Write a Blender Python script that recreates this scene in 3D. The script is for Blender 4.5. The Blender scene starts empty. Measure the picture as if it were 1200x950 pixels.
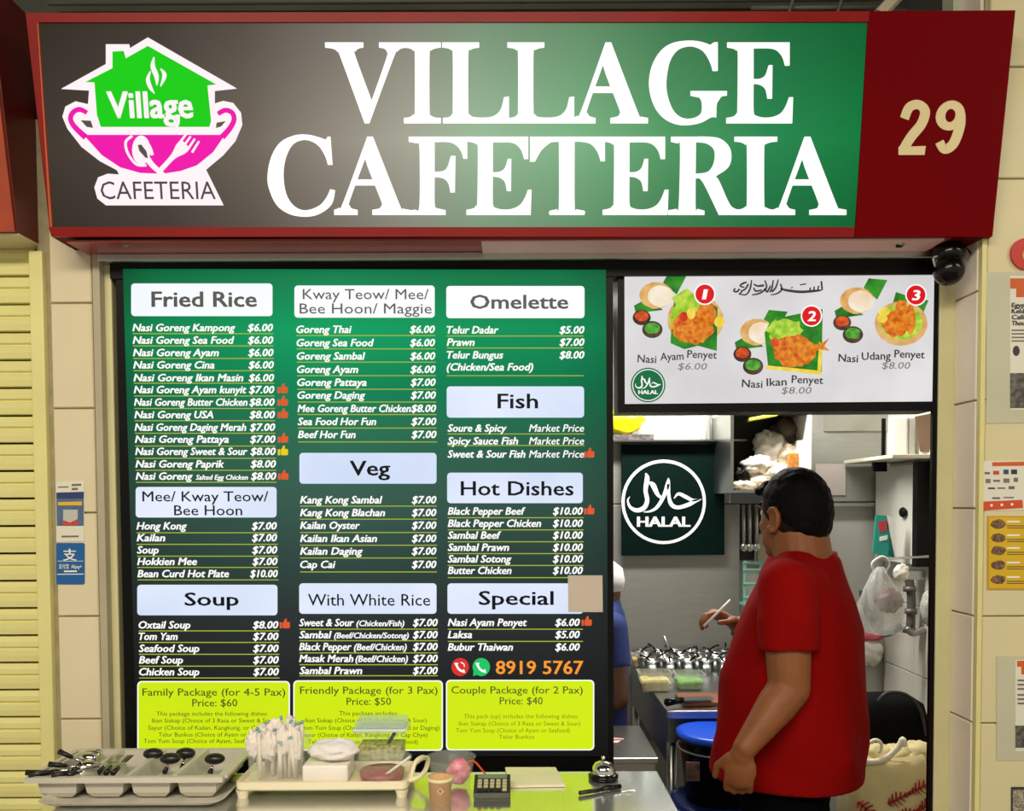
import bpy, bmesh, math, random
from mathutils import Vector, Matrix, noise
from mathutils.geometry import tessellate_polygon
random.seed(29)
R = math.radians
SC = bpy.context.scene
COL = SC.collection
# ------------------------------------------------------------------ camera
F_PX = 1000.0
CAM_LOC = Vector((0.0, -2.0, 1.62))
PITCH, ROLL = 2.0, -0.3
HORIZON = 590.0
PP_Y = HORIZON + F_PX * math.tan(R(PITCH))
cam_d = bpy.data.cameras.new('camera')
cam = bpy.data.objects.new('camera', cam_d); COL.objects.link(cam)
cam_d.sensor_width = 36.0; cam_d.lens = F_PX / 1200.0 * 36.0
cam_d.shift_y = (PP_Y - 475.0) / 1200.0
cam_d.clip_start = 0.02
CAM_ROT = (Matrix.Rotation(R(90 - PITCH), 3, 'X') @ Matrix.Rotation(R(ROLL), 3, 'Z'))
cam.location = CAM_LOC; cam.rotation_euler = CAM_ROT.to_euler()
SC.camera = cam
# ------------------------------------------------------------------ light
world = bpy.data.worlds.new('world'); SC.world = world; world.use_nodes = True
bg = world.node_tree.nodes['Background']
bg.inputs[0].default_value = (1.0, 0.93, 0.78, 1); bg.inputs[1].default_value = 0.55
def area(name, loc, rot, sx, sy, power, col):
    l = bpy.data.lights.new(name, 'AREA'); l.shape = 'RECTANGLE'; l.size = sx; l.size_y = sy
    l.energy = power; l.color = col
    o = bpy.data.objects.new(name, l); COL.objects.link(o); o.location = loc; o.rotation_euler = rot
    return o
area('hall_ceiling_light', (-0.6, -2.6, 3.12), (R(20), 0, 0), 2.6, 0.5, 92, (1.0, 0.90, 0.70))
area('hall_ceiling_light', (2.6, -1.9, 3.12), (R(10), R(8), 0), 1.6, 0.4, 34, (1.0, 0.90, 0.70))
area('kitchen_tube_light', (0.75, 1.45, 2.43), (0, 0, 0), 1.2, 0.16, 40, (1.0, 0.97, 0.90))
vs = SC.view_settings
vs.view_transform = 'Standard'; vs.look = 'None'; vs.exposure = 0.0; vs.gamma = 1.0
vs.use_curve_mapping = False
SC.cycles.max_bounces = 8; SC.cycles.transparent_max_bounces = 16
# ------------------------------------------------------------------ helpers
def ray(px, py):
    return CAM_ROT @ Vector(((px - 600.0) / F_PX, -(py - PP_Y) / F_PX, -1.0))
def P(px, py, Y):
    d = ray(px, py); t = (Y - CAM_LOC.y) / d.y
    return CAM_LOC + d * t
def PZ(px, py, z):
    d = ray(px, py); t = (z - CAM_LOC.z) / d.z
    return CAM_LOC + d * t
class Plane:
    """upright or leaning flat face: a point and a lean about X (top towards the viewer for lean > 0)"""
    def __init__(s, p0, lean=0.0):
        s.p0 = Vector(p0); s.lean = lean
        s.n = Vector((0, -math.cos(lean), -math.sin(lean)))     # towards the viewer
        s.up = Vector((0, -math.sin(lean), math.cos(lean)))
    def at(s, px, py, off=0.0):
        d = ray(px, py); q = s.p0 + s.n * off
        return CAM_LOC + d * ((q - CAM_LOC).dot(s.n) / d.dot(s.n))
def lin(c):
    c /= 255.0
    return c / 12.92 if c <= 0.04045 else ((c + 0.055) / 1.055) ** 2.4
def rgb(r, g, b): return (lin(r), lin(g), lin(b), 1.0)
MATS = {}
def M(name, col, rough=0.5, metal=0.0, var=0.06, scale=9.0, bump=0.0, bscale=120.0, emit=0.0, spec=0.5, col2=None, coat=0.0, sss=0.0):
    if name in MATS: return MATS[name]
    m = bpy.data.materials.new(name); m.use_nodes = True; nt = m.node_tree
    b = nt.nodes['Principled BSDF']; c = rgb(*col)
    b.inputs['Roughness'].default_value = rough; b.inputs['Metallic'].default_value = metal
    b.inputs['Specular IOR Level'].default_value = spec
    b.inputs['Coat Weight'].default_value = coat
    if sss: b.inputs['Subsurface Weight'].default_value = sss; b.inputs['Subsurface Scale'].default_value = 0.01
    tc = nt.nodes.new('ShaderNodeTexCoord')
    nz = nt.nodes.new('ShaderNodeTexNoise'); nz.inputs['Scale'].default_value = scale; nz.inputs['Detail'].default_value = 4
    nt.links.new(tc.outputs['Object'], nz.inputs['Vector'])
    rp = nt.nodes.new('ShaderNodeValToRGB'); nt.links.new(nz.outputs['Fac'], rp.inputs['Fac'])
    rp.color_ramp.elements[0].position = 0.3; rp.color_ramp.elements[1].position = 0.7
    if col2 is None:
        a, z = [max(0, x * (1 - var)) for x in c[:3]], [x * (1 + var) for x in c[:3]]
    else: a, z = c[:3], rgb(*col2)[:3]
    rp.color_ramp.elements[0].color = (*a, 1); rp.color_ramp.elements[1].color = (*z, 1)
    nt.links.new(rp.outputs['Color'], b.inputs['Base Color'])
    if emit:
        nt.links.new(rp.outputs['Color'], b.inputs['Emission Color']); b.inputs['Emission Strength'].default_value = emit
        dk = nt.nodes.new('ShaderNodeMix'); dk.data_type = 'RGBA'; dk.inputs[0].default_value = 0.96; b.inputs['Specular IOR Level'].default_value = 0.08
        nt.links.new(rp.outputs['Color'], dk.inputs[6]); dk.inputs[7].default_value = (0.01, 0.01, 0.01, 1)
        nt.links.new(dk.outputs[2], b.inputs['Base Color'])
    if bump:
        n2 = nt.nodes.new('ShaderNodeTexNoise'); n2.inputs['Scale'].default_value = bscale; n2.inputs['Detail'].default_value = 3
        nt.links.new(tc.outputs['Object'], n2.inputs['Vector'])
        bp = nt.nodes.new('ShaderNodeBump'); bp.inputs['Strength'].default_value = bump; bp.inputs['Distance'].default_value = 0.004
        nt.links.new(n2.outputs['Fac'], bp.inputs['Height']); nt.links.new(bp.outputs['Normal'], b.inputs['Normal'])
    MATS[name] = m; return m
def clear(name, col=(235, 240, 240), keep=0.25, rough=0.12):
    """thin clear plastic: mostly see-through, with a milky and glossy share"""
    if name in MATS: return MATS[name]
    m = bpy.data.materials.new(name); m.use_nodes = True; nt = m.node_tree
    b = nt.nodes['Principled BSDF']; b.inputs['Base Color'].default_value = rgb(*col); b.inputs['Roughness'].default_value = rough
    t = nt.nodes.new('ShaderNodeBsdfTransparent'); mx = nt.nodes.new('ShaderNodeMixShader')
    tc = nt.nodes.new('ShaderNodeTexCoord'); nz = nt.nodes.new('ShaderNodeTexNoise'); nz.inputs['Scale'].default_value = 30
    nt.links.new(tc.outputs['Object'], nz.inputs['Vector'])
    mr = nt.nodes.new('ShaderNodeMapRange'); mr.inputs[3].default_value = keep * 0.7; mr.inputs[4].default_value = keep * 1.3
    nt.links.new(nz.outputs['Fac'], mr.inputs[0]); nt.links.new(mr.outputs[0], mx.inputs[0])
    nt.links.new(t.outputs[0], mx.inputs[1]); nt.links.new(b.outputs[0], mx.inputs[2])
    nt.links.new(mx.outputs[0], nt.nodes['Material Output'].inputs['Surface'])
    MATS[name] = m; return m
def brushed(name, col=(168, 170, 168), rough=0.28, stretch=(2, 60, 60), var=0.12):
    if name in MATS: return MATS[name]
    m = M(name, col, rough, 1.0, var, 6); nt = m.node_tree
    nz = [n for n in nt.nodes if n.type == 'TEX_NOISE'][0]; tc = [n for n in nt.nodes if n.type == 'TEX_COORD'][0]
    mp = nt.nodes.new('ShaderNodeMapping'); mp.inputs['Scale'].default_value = stretch
    nt.links.new(tc.outputs['Object'], mp.inputs[0]); nt.links.new(mp.outputs[0], nz.inputs['Vector'])
    return m
def wloc(o):
    v = Vector((0, 0, 0))
    while o is not None: v = v + Vector(o.location); o = o.parent
    return v
def tag(o, label=None, cat=None, group=None, kind=None):
    if label: o['label'] = label
    if cat: o['category'] = cat
    if group: o['group'] = group
    if kind: o['kind'] = kind
    return o
def thing(name, loc, label, cat, group=None, kind=None):
    o = bpy.data.objects.new(name, None); COL.objects.link(o); o.location = loc; o.empty_display_size = 0.05
    return tag(o, label, cat, group, kind)
def link(name, me, mat, parent=None, loc=(0, 0, 0)):
    o = bpy.data.objects.new(name, me); COL.objects.link(o); o.location = loc
    if mat is not None and not me.materials: me.materials.append(mat)
    if parent is not None: o.parent = parent
    return o
def copy_tree(o, loc=None, rz=None, parent=None, label=None):
    c = o.copy(); COL.objects.link(c); c.parent = parent
    if loc is not None: c.location = loc
    if rz is not None: c.rotation_euler[2] = rz
    if label: c['label'] = label
    for ch in list(o.children): copy_tree(ch, parent=c)
    return c
class MB:
    def __init__(s): s.bm = bmesh.new()
    def faces(s, vs, fs):
        v = [s.bm.verts.new(Vector(p)) for p in vs]
        for f in fs:
            try: s.bm.faces.new([v[i] for i in f])
            except ValueError: pass
        return s
    def box(s, c, d, rot=None):
        c = Vector(c); hx, hy, hz = d[0] / 2, d[1] / 2, d[2] / 2
        vs = [Vector((x, y, z)) for z in (-hz, hz) for y in (-hy, hy) for x in (-hx, hx)]
        if rot is not None: vs = [rot @ v for v in vs]
        return s.faces([c + v for v in vs], [(0, 2, 3, 1), (4, 5, 7, 6), (0, 1, 5, 4), (2, 6, 7, 3), (0, 4, 6, 2), (1, 3, 7, 5)])
    def bb(s, x0, x1, y0, y1, z0, z1):
        return s.box(((x0 + x1) / 2, (y0 + y1) / 2, (z0 + z1) / 2), (abs(x1 - x0), abs(y1 - y0), abs(z1 - z0)))
    def loft(s, rings, cap=True):
        n = len(rings[0]); vs = [p for r in rings for p in r]; fs = []
        for i in range(len(rings) - 1):
            for j in range(n):
                k = (j + 1) % n; fs.append((i * n + j, i * n + k, (i + 1) * n + k, (i + 1) * n + j))
        if cap: fs.append(tuple(range(n - 1, -1, -1))); fs.append(tuple(range((len(rings) - 1) * n, len(rings) * n)))
        return s.faces(vs, fs)
    def tube(s, pts, r, n=8, cap=True):
        pts = [Vector(p) for p in pts]; rr = r if isinstance(r, (list, tuple)) else [r] * len(pts)
        rings = []; prev = None
        for i, p in enumerate(pts):
            t = (pts[min(i + 1, len(pts) - 1)] - pts[max(i - 1, 0)]).normalized()
            if prev is None: a = t.orthogonal().normalized()
            else:
                a = prev - t * prev.dot(t)
                a = a.normalized() if a.length > 1e-6 else t.orthogonal().normalized()
            prev = a; b = t.cross(a)
            rings.append([p + (a * math.cos(q) + b * math.sin(q)) * rr[i] for q in [2 * math.pi * k / n for k in range(n)]])
        return s.loft(rings, cap)
    def lathe(s, c, prof, n=20, cap=True):
        c = Vector(c)
        return s.loft([[c + Vector((r * math.cos(2 * math.pi * k / n), r * math.sin(2 * math.pi * k / n), z)) for k in range(n)] for r, z in prof], cap)
    def ball(s, c, r, n=16, m=10, axes=None):
        c = Vector(c); r = r if isinstance(r, (tuple, list)) else (r, r, r)
        A = axes or (Vector((1, 0, 0)), Vector((0, 1, 0)), Vector((0, 0, 1)))
        rings = []
        for i in range(1, m):
            t = math.pi * i / m
            rings.append([c + A[0] * r[0] * math.sin(t) * math.cos(2 * math.pi * k / n) + A[1] * r[1] * math.sin(t) * math.sin(2 * math.pi * k / n) - A[2] * r[2] * math.cos(t) for k in range(n)])
        vs = [p for q in rings for p in q] + [c - A[2] * r[2], c + A[2] * r[2]]; fs = []
        for i in range(m - 2):
            for j in range(n):
                k = (j + 1) % n; fs.append((i * n + j, i * n + k, (i + 1) * n + k, (i + 1) * n + j))
        lo, hi = len(vs) - 2, len(vs) - 1
        for j in range(n):
            k = (j + 1) % n; fs.append((lo, k, j)); fs.append((hi, (m - 2) * n + j, (m - 2) * n + k))
        return s.faces(vs, fs)
    def prism(s, pts, back):
        """flat outline pts (3D), thickened by the vector back"""
        pts = [Vector(p) for p in pts]; n = len(pts); back = Vector(back)
        tri = tessellate_polygon([pts]); vs = pts + [p + back for p in pts]
        fs = [tuple(t) for t in tri] + [tuple(i + n for i in reversed(t)) for t in tri]
        fs += [(i, i + n, (i + 1) % n + n, (i + 1) % n) for i in range(n)]
        return s.faces(vs, fs)
    def build(s, name, mat, parent=None, smooth=False, bevel=0.0, local=False, origin=None):
        bm = s.bm; bmesh.ops.recalc_face_normals(bm, faces=bm.faces[:])
        if bevel: bmesh.ops.bevel(bm, geom=bm.edges[:], offset=bevel, segments=2, affect='EDGES', profile=0.5, clamp_overlap=True)
        if local: o = Vector((0, 0, 0))
        elif parent is not None: o = wloc(parent)
        elif origin is not None: o = Vector(origin)
        else:
            xs = [v.co for v in bm.verts]
            o = Vector(((min(v.x for v in xs) + max(v.x for v in xs)) / 2, (min(v.y for v in xs) + max(v.y for v in xs)) / 2, min(v.z for v in xs)))
        for v in bm.verts: v.co -= o
        me = bpy.data.meshes.new(name); bm.to_mesh(me); bm.free()
        if smooth:
            for p in me.polygons: p.use_smooth = True
        return link(name, me, mat, parent, (0, 0, 0) if parent is not None else o)
def smooth_pts(pts, n=6, closed=False):
    out = []; N = len(pts)
    rng = range(N if closed else N - 1)
    for i in rng:
        g = (lambda k: pts[k % N]) if closed else (lambda k: pts[max(0, min(N - 1, k))])
        a, b, c, d = g(i - 1), g(i), g(i + 1), g(i + 2)
        for k in range(n):
            t = k / n
            out.append(tuple(0.5 * (2 * b[j] + (c[j] - a[j]) * t + (2 * a[j] - 5 * b[j] + 4 * c[j] - d[j]) * t * t + (3 * b[j] - a[j] - 3 * c[j] + d[j]) * t ** 3) for j in range(len(b))))
    if not closed: out.append(tuple(pts[-1]))
    return out
def ribbon(pts, n=6):
    """brush stroke outline from (x, y, width) points in photo pixels"""
    q = smooth_pts(pts, n); L, Rr = [], []
    for i, p in enumerate(q):
        a, b = q[max(0, i - 1)], q[min(len(q) - 1, i + 1)]
        dx, dy = b[0] - a[0], b[1] - a[1]; l = math.hypot(dx, dy) or 1
        nx, ny = -dy / l * p[2] / 2, dx / l * p[2] / 2
        L.append((p[0] + nx, p[1] + ny)); Rr.append((p[0] - nx, p[1] - ny))
    return [[L[i], L[i + 1], Rr[i + 1], Rr[i]] for i in range(len(q) - 1)]
def ell(cx, cy, rx, ry, n=24, wob=0.0, seed=0):
    rnd = random.Random(seed)
    return [(cx + rx * (1 + rnd.uniform(-wob, wob)) * math.cos(2 * math.pi * k / n), cy + ry * (1 + rnd.uniform(-wob, wob)) * math.sin(2 * math.pi * k / n)) for k in range(n)]
def rrect(x0, y0, x1, y1, r=5, n=4):
    out = []
    for cx, cy, a in ((x1 - r, y0 + r, -90), (x1 - r, y1 - r, 0), (x0 + r, y1 - r, 90), (x0 + r, y0 + r, 180)):
        for k in range(n + 1):
            t = R(a + 90 * k / n); out.append((cx + r * math.cos(t), cy + r * math.sin(t)))
    return out
def flat(name, polys, pl, mat, parent, off=0.001, th=0.001):
    """print or thin plate whose outlines lie on the plane pl"""
    mb = MB()
    for q in polys: mb.prism([pl.at(x, y, off + th) for x, y in q], pl.n * -th)
    return mb.build(name, mat, parent)
# lettering: outline of the built-in font as flat meshes, shared between equal strings
TXT = {}; JOBS = []
def text(s, x0, x1, base, cap, pl, mat, parent, off=0.002, shear=0.0, bold=0.0, name='lettering', rot=0.0):
    key = (s, shear, bold)
    if key not in TXT:
        c = bpy.data.curves.new('t', 'FONT'); c.body = s; c.size = 1.0; c.shear = shear; c.resolution_u = 2
        c.fill_mode = 'FRONT'
        o = bpy.data.objects.new('t', c); COL.objects.link(o); TXT[key] = o
    JOBS.append((key, x0, x1, base, cap, pl, mat, parent, off, name, rot))
def flush_text():
    bpy.context.view_layer.update()
    dg = bpy.context.evaluated_depsgraph_get(); raw = {}
    for k, o in TXT.items():
        me = bpy.data.meshes.new_from_object(o.evaluated_get(dg)); me.materials.clear()
        xs = [v.co.x for v in me.vertices]; x0, x1 = min(xs), max(xs)
        B_ = k[2] * 0.9; sh_ = [(0, 0)] if B_ <= 0 else [(-B_, -B_ * 0.5), (B_, -B_ * 0.5), (-B_, B_ * 0.5), (B_, B_ * 0.5)]
        co = [v.co.copy() for v in me.vertices]; fs = [tuple(q.vertices) for q in me.polygons]; vs_, ff = [], []
        for iz, (ox, oy) in enumerate(sh_):
            n0 = len(vs_); vs_ += [((c.x - x0 + ox + B_) / (x1 - x0 + 2 * B_), (c.y + oy) / 0.729, iz * 0.0003) for c in co]; ff += [tuple(i + n0 for i in f) for f in fs]
        m2 = bpy.data.meshes.new('t'); m2.from_pydata(vs_, [], ff); raw[k] = m2; bpy.data.meshes.remove(me)
    for o in TXT.values():
        c = o.data; bpy.data.objects.remove(o); bpy.data.curves.remove(c)
    used = {}
    for key, x0, x1, base, cap, pl, mat, parent, off, name, rot in JOBS:
        kk = (key, mat.name)
        if kk not in used:
            me = raw[key].copy(); me.name = name; me.materials.append(mat); used[kk] = me
        a, b = pl.at(x0, base, off), pl.at(x1, base, off); c = pl.at(x0, base - cap, off)
        o = link(name, used[kk], None, parent, a - wloc(parent))
        o.rotation_euler = (R(90) + pl.lean, -math.atan2((b - a).z, (b - a).x) + R(rot), 0); o.scale = ((b - a).length, (c - a).length, 1)
# ------------------------------------------------------------------ materials
cream = M('cream_tile', (222, 210, 178), 0.28, var=0.05, scale=5, bump=0.05, bscale=14)
cream2 = M('cream_wall_tile', (216, 206, 166), 0.4, var=0.06, scale=4, bump=0.08, bscale=20)
white_tile = M('white_tile', (214, 210, 198), 0.22, var=0.04, scale=5)
grout = M('grout', (158, 148, 118), 0.9, var=0.15, scale=30)
jamb_m = M('painted_jamb', (212, 206, 160), 0.45, var=0.06, scale=6)
shut_m = M('shutter_paint', (226, 220, 150), 0.42, var=0.05, scale=6, bump=0.03)
red_fr = M('red_frame', (134, 12, 12), 0.4, var=0.1, scale=7, spec=0.2)
maroon = M('maroon_panel', (108, 0, 7), 0.5, var=0.05, scale=4, spec=0.04)
soffit_m = M('soffit_red', (160, 66, 66), 0.25, var=0.1, scale=3)
black_m = M('black_frame', (10, 9, 9), 0.4, var=0.2, spec=0.15)
dark_m = M('dark_ceiling', (72, 74, 64), 0.8, var=0.25, scale=3)
steel = brushed('brushed_steel', (172, 174, 172), 0.3)
steel_v = brushed('brushed_steel_sheet', (160, 160, 154), 0.5, (1.5, 1.5, 14), 0.05)
steel_v.node_tree.nodes['Principled BSDF'].inputs['Metallic'].default_value = 0.55
alu = M('aluminium', (190, 190, 184), 0.35, 1.0, 0.05)
kwall = M('kitchen_wall_paint', (196, 196, 188), 0.6, var=0.05, scale=3)
floor_m = M('floor_tile', (120, 108, 95), 0.45, var=0.1, scale=3)
mirror = M('ink_black', (16, 18, 22), 0.5)
wht = M('white_print', (250, 250, 250), 0.5, var=0.0)

# ------------------------------------------------------------------ setting
def struct(name, mb, mat, label, cat, **k):
    return tag(mb.build(name, mat, **k), label, cat, kind='structure')
struct('floor', MB().bb(-4, 4, -5, 2.6, -0.06, 0), floor_m, 'brown floor of the food court and stall', 'floor')
struct('ceiling', MB().bb(-4, 4, -5, 2.6, 3.2, 3.26), dark_m, 'dark ceiling seen as a strip above the big sign', 'ceiling')
struct('wall_upper', MB().bb(-1.6, 1.0, 0.32, 0.36, 2.52, 3.2), dark_m, 'dark recess wall above the stall front', 'wall')
struct('kitchen_ceiling', MB().bb(-1.25, 1.85, 0.14, 2.1, 2.48, 2.52), kwall, 'pale ceiling inside the stall kitchen', 'ceiling')
struct('wall_header', MB().bb(-1.1, 1.036, 0.03, 0.14, 2.2, 2.56), black_m, 'black beam over the serving opening', 'wall')
struct('wall_kitchen_back', MB().bb(-1.25, 1.85, 2.02, 2.1, 0, 2.48), kwall, 'grey back wall of the stall kitchen', 'wall')
struct('wall_kitchen_left', MB().bb(-1.25, -1.19, 0.12, 2.02, 0, 2.48), kwall, 'left wall of the kitchen behind the menu', 'wall')
wr = struct('wall_kitchen_right', MB().bb(1.755, 1.85, 0.1, 2.02, 0, 2.48), grout, 'white tiled right wall of the stall kitchen', 'wall')
struct('wall_partition', MB().bb(1.12, 1.85, 0.04, 0.1, 0, 2.48), kwall, 'stub wall behind the right pillar', 'wall')
def tiles(parent, mat, origin, u, v, n, nu, nv, su, sv, gap=0.004, th=0.006, u0=0.0, v0=0.0):
    """a grid of separate tiles on a wall; u, v in-plane unit vectors, n outward"""
    u, v, n, o = Vector(u), Vector(v), Vector(n), Vector(origin); me = None
    for i in range(nu):
        for j in range(nv):
            if me is None:
                mb = MB(); a, b = su - gap, sv - gap; e = 0.002
                q = lambda d, h: [u * d + v * d + n * h, u * (a - d) + v * d + n * h, u * (a - d) + v * (b - d) + n * h, u * d + v * (b - d) + n * h]
                mb.loft([q(0, 0), q(0, th - e), q(e, th)])
                t = mb.build('tile', mat, parent, local=True); me = t.data
            else: t = link('tile', me, None, parent)
            t.location = o + u * (u0 + i * su + gap / 2) + v * (v0 + j * sv + gap / 2) - wloc(parent)
tiles(wr, white_tile, (1.755, 0.5, 0), (0, 1, 0), (0, 0, 1), (-1, 0, 0), 5, 8, 0.3, 0.3, v0=-0.03)
# left column of tiles between shutter and stall
xl0, xl1 = P(60, 600, -0.03).x, P(116, 600, -0.03).x
lc = struct('wall_left', MB().bb(xl0 - 0.02, xl1, -0.024, 0.12, 0, 2.5), grout, 'narrow cream tiled column left of the menu board', 'wall')
tiles(lc, cream, (xl0 + 0.008, -0.024, 0), (1, 0, 0), (0, 0, 1), (0, -1, 0), 1, 10, xl1 - xl0 - 0.012, 0.24, v0=-0.076)
struct('trim_1', MB().bb(xl1, xl1 + 0.016, -0.036, 0.1, 0, 2.2), M('grey_trim', (176, 166, 142), 0.4), 'grey corner strip of the left tiled column', 'trim')
struct('trim_2', MB().bb(P(122, 600, 0).x, P(139, 600, 0).x, -0.012, 0.1, 0, 2.2), jamb_m, 'cream door jamb left of the menu board', 'door jamb', bevel=0.003)
struct('trim_3', MB().bb(P(46, 600, -0.02).x, xl0 - 0.002, -0.04, 0.1, 0, 2.2), shut_m, 'cream guide rail of the roller shutter', 'trim', bevel=0.003)
# right pillar
xr = P(1148, 600, -0.11).x
rc = struct('wall_right', MB().bb(xr, 2.6, -0.104, 0.04, 0, 3.2), grout, 'cream tiled pillar wall with posters right of the stall', 'wall')
tiles(rc, cream2, (xr + 0.008, -0.104, 0), (1, 0, 0), (0, 0, 1), (0, -1, 0), 3, 13, 0.5, 0.24, gap=0.003, v0=-0.076)
tiles(rc, M('reveal_tile_lit_tone', (242, 232, 218), 0.25, var=0.05, scale=6), (xr, -0.1, 0), (0, 1, 0), (0, 0, 1), (-1, 0, 0), 1, 13, 0.098, 0.24, v0=-0.076)  # whiter tile, its colour also carrying light from the lightbox and kitchen
struct('trim_4', MB().bb(xr - 0.004, xr + 0.006, -0.114, -0.1, 0, 2.3), M('yellow_bead', (222, 214, 150), 0.4), 'yellowish corner bead of the right pillar', 'trim')
struct('trim_5', MB().bb(P(1097, 600, 0).x, xr - 0.001, -0.004, 0.012, 0, 2.2), jamb_m, 'cream door jamb right of the opening', 'door jamb', bevel=0.004)
struct('trim_6', MB().bb(P(1091, 600, 0).x, P(1096.5, 600, 0).x, -0.002, 0.008, 0, 2.2), black_m, 'thin dark edge of the right jamb', 'trim')
x_l, x_r = P(116, 297, -0.03).x, P(1096, 297, -0.03).x
zr = P(600, 297, -0.03).z
struct('trim_7', MB().bb(x_l, x_r, -0.04, 0.03, zr - 0.016, zr + 0.004), alu, 'silver rail under the red soffit of the sign', 'rail', bevel=0.004)
struct('trim_8', MB().bb(x_l + 0.02, x_r, -0.022, 0.03, zr - 0.05, zr - 0.0165), black_m, 'black lintel strip above the menu boards', 'trim')
# roller shutter, every slat its own piece
sh = thing('roller_shutter', (-1.4, 0.03, 0), 'cream roller shutter of horizontal slats at the left edge', 'shutter')
x0s, x1s = -1.75, P(47, 600, 0.0).x
pitch = 0.0645; me = None; zt = P(20, 324, 0.0).z
k = 0
while zt + pitch - k * pitch > 0.05:
    z = zt + pitch - k * pitch
    if me is None:
        prof = [(0.022, 0), (0.004, -0.001), (-0.002, -0.012), (-0.002, -0.024), (0.004, -0.028), (0.004, -0.03), (-0.002, -0.034), (-0.002, -0.046), (0.0, -0.0595), (0.006, -0.0607), (0.022, -0.0607)]
        mb = MB(); mb.loft([[Vector((x, y, zz)) for y, zz in prof] for x in (x0s - sh.location.x, x1s - sh.location.x)])
        o = mb.build('slat', shut_m, sh, local=True); me = o.data
    else: o = link('slat', me, None, sh)
    o.location = (0, -0.03, z)
    k += 1
MB().bb(x0s, x1s, 0.03, 0.05, 0, zt + pitch).build('backing', black_m, sh)
# ------------------------------------------------------------------ neighbour's sign
ns = thing('neighbour_sign', (-1.3, -0.05, 2.2), 'brown red end of the next stall sign at the top left', 'sign')
xe = P(52, 289, 0.0).x; zb = P(52, 289, 0.0).z
mb = MB(); mb.prism([(xe, 0.02, zb), (xe, -0.105, zb), (xe, -0.19, 2.72), (xe, 0.02, 2.72)], (-0.7, 0, 0))
mb.build('casing', M('dark_red_side', (96, 16, 14), 0.4), ns)
wood = M('brown_red_frame', (158, 62, 30), 0.35, var=0.2, scale=8)
mb = MB(); mb.prism([(xe - 0.004, -0.106, zb), (xe - 0.004, -0.112, zb), (xe - 0.004, -0.197, 2.72), (xe - 0.004, -0.191, 2.72)], (-0.6, 0, 0))
mb.build('front_frame', wood, ns)
mb = MB(); mb.bb(xe - 0.7, xe - 0.001, -0.1, 0.02, zb - 0.004, zb - 0.0005); mb.build('underside', cream, ns)
# ------------------------------------------------------------------ big shop sign
b0 = P(600, 277, -0.13); SG = None
lean = math.atan2(0.062, 0.46)
SG = Plane((0, -0.13, b0.z), lean)
sg = thing('shop_sign', (0, -0.03, b0.z), 'large backlit cafeteria sign box with red frame above the menu boards', 'sign')
fb = [SG.at(60, 277), SG.at(1163, 277), SG.at(1190, 13), SG.at(30, 15)]
mb = MB(); mb.loft([[p + Vector((0, 0.004, 0)) for p in fb], [Vector((p.x, -0.02, p.z)) for p in fb]])
mb.build('casing', maroon, sg)
mb = MB(); mb.bb(fb[0].x + 0.03, P(1096, 290, -0.05).x, -0.125, -0.02, b0.z - 0.006, b0.z - 0.001); mb.build('soffit', soffit_m, sg)
mb = MB(); mb.bb(P(565, 288, -0.08).x, P(1096, 290, -0.08).x, -0.12, -0.03, b0.z - 0.010, b0.z - 0.0062); mb.build('soffit_panel', M('soffit_reflection', (240, 196, 192), 0.25), sg)  # paler than the soffit: the lightbox's reflection is put into the colour
TX = 0.006
for q in ([(30, 15), (1019, 13), (1018, 25.5), (43, 26)], [(57, 266), (1002, 266), (1001, 277), (60, 277)], [(30, 15), (43, 26), (58, 266), (60, 277)]):
    flat('frame_bar', [q], SG, red_fr, sg, 0.0, 0.012)
flat('frame_bar', [[(41.5, 25), (44.5, 26), (61, 266), (57.5, 266)]], SG, M('orange_trim', (190, 80, 40), 0.35), sg, 0.0, 0.011)
flat('number_panel', [[(1018, 13), (1190, 12), (1163, 277), (1002, 277)]], SG, maroon, sg, 0.0, 0.010)
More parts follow.
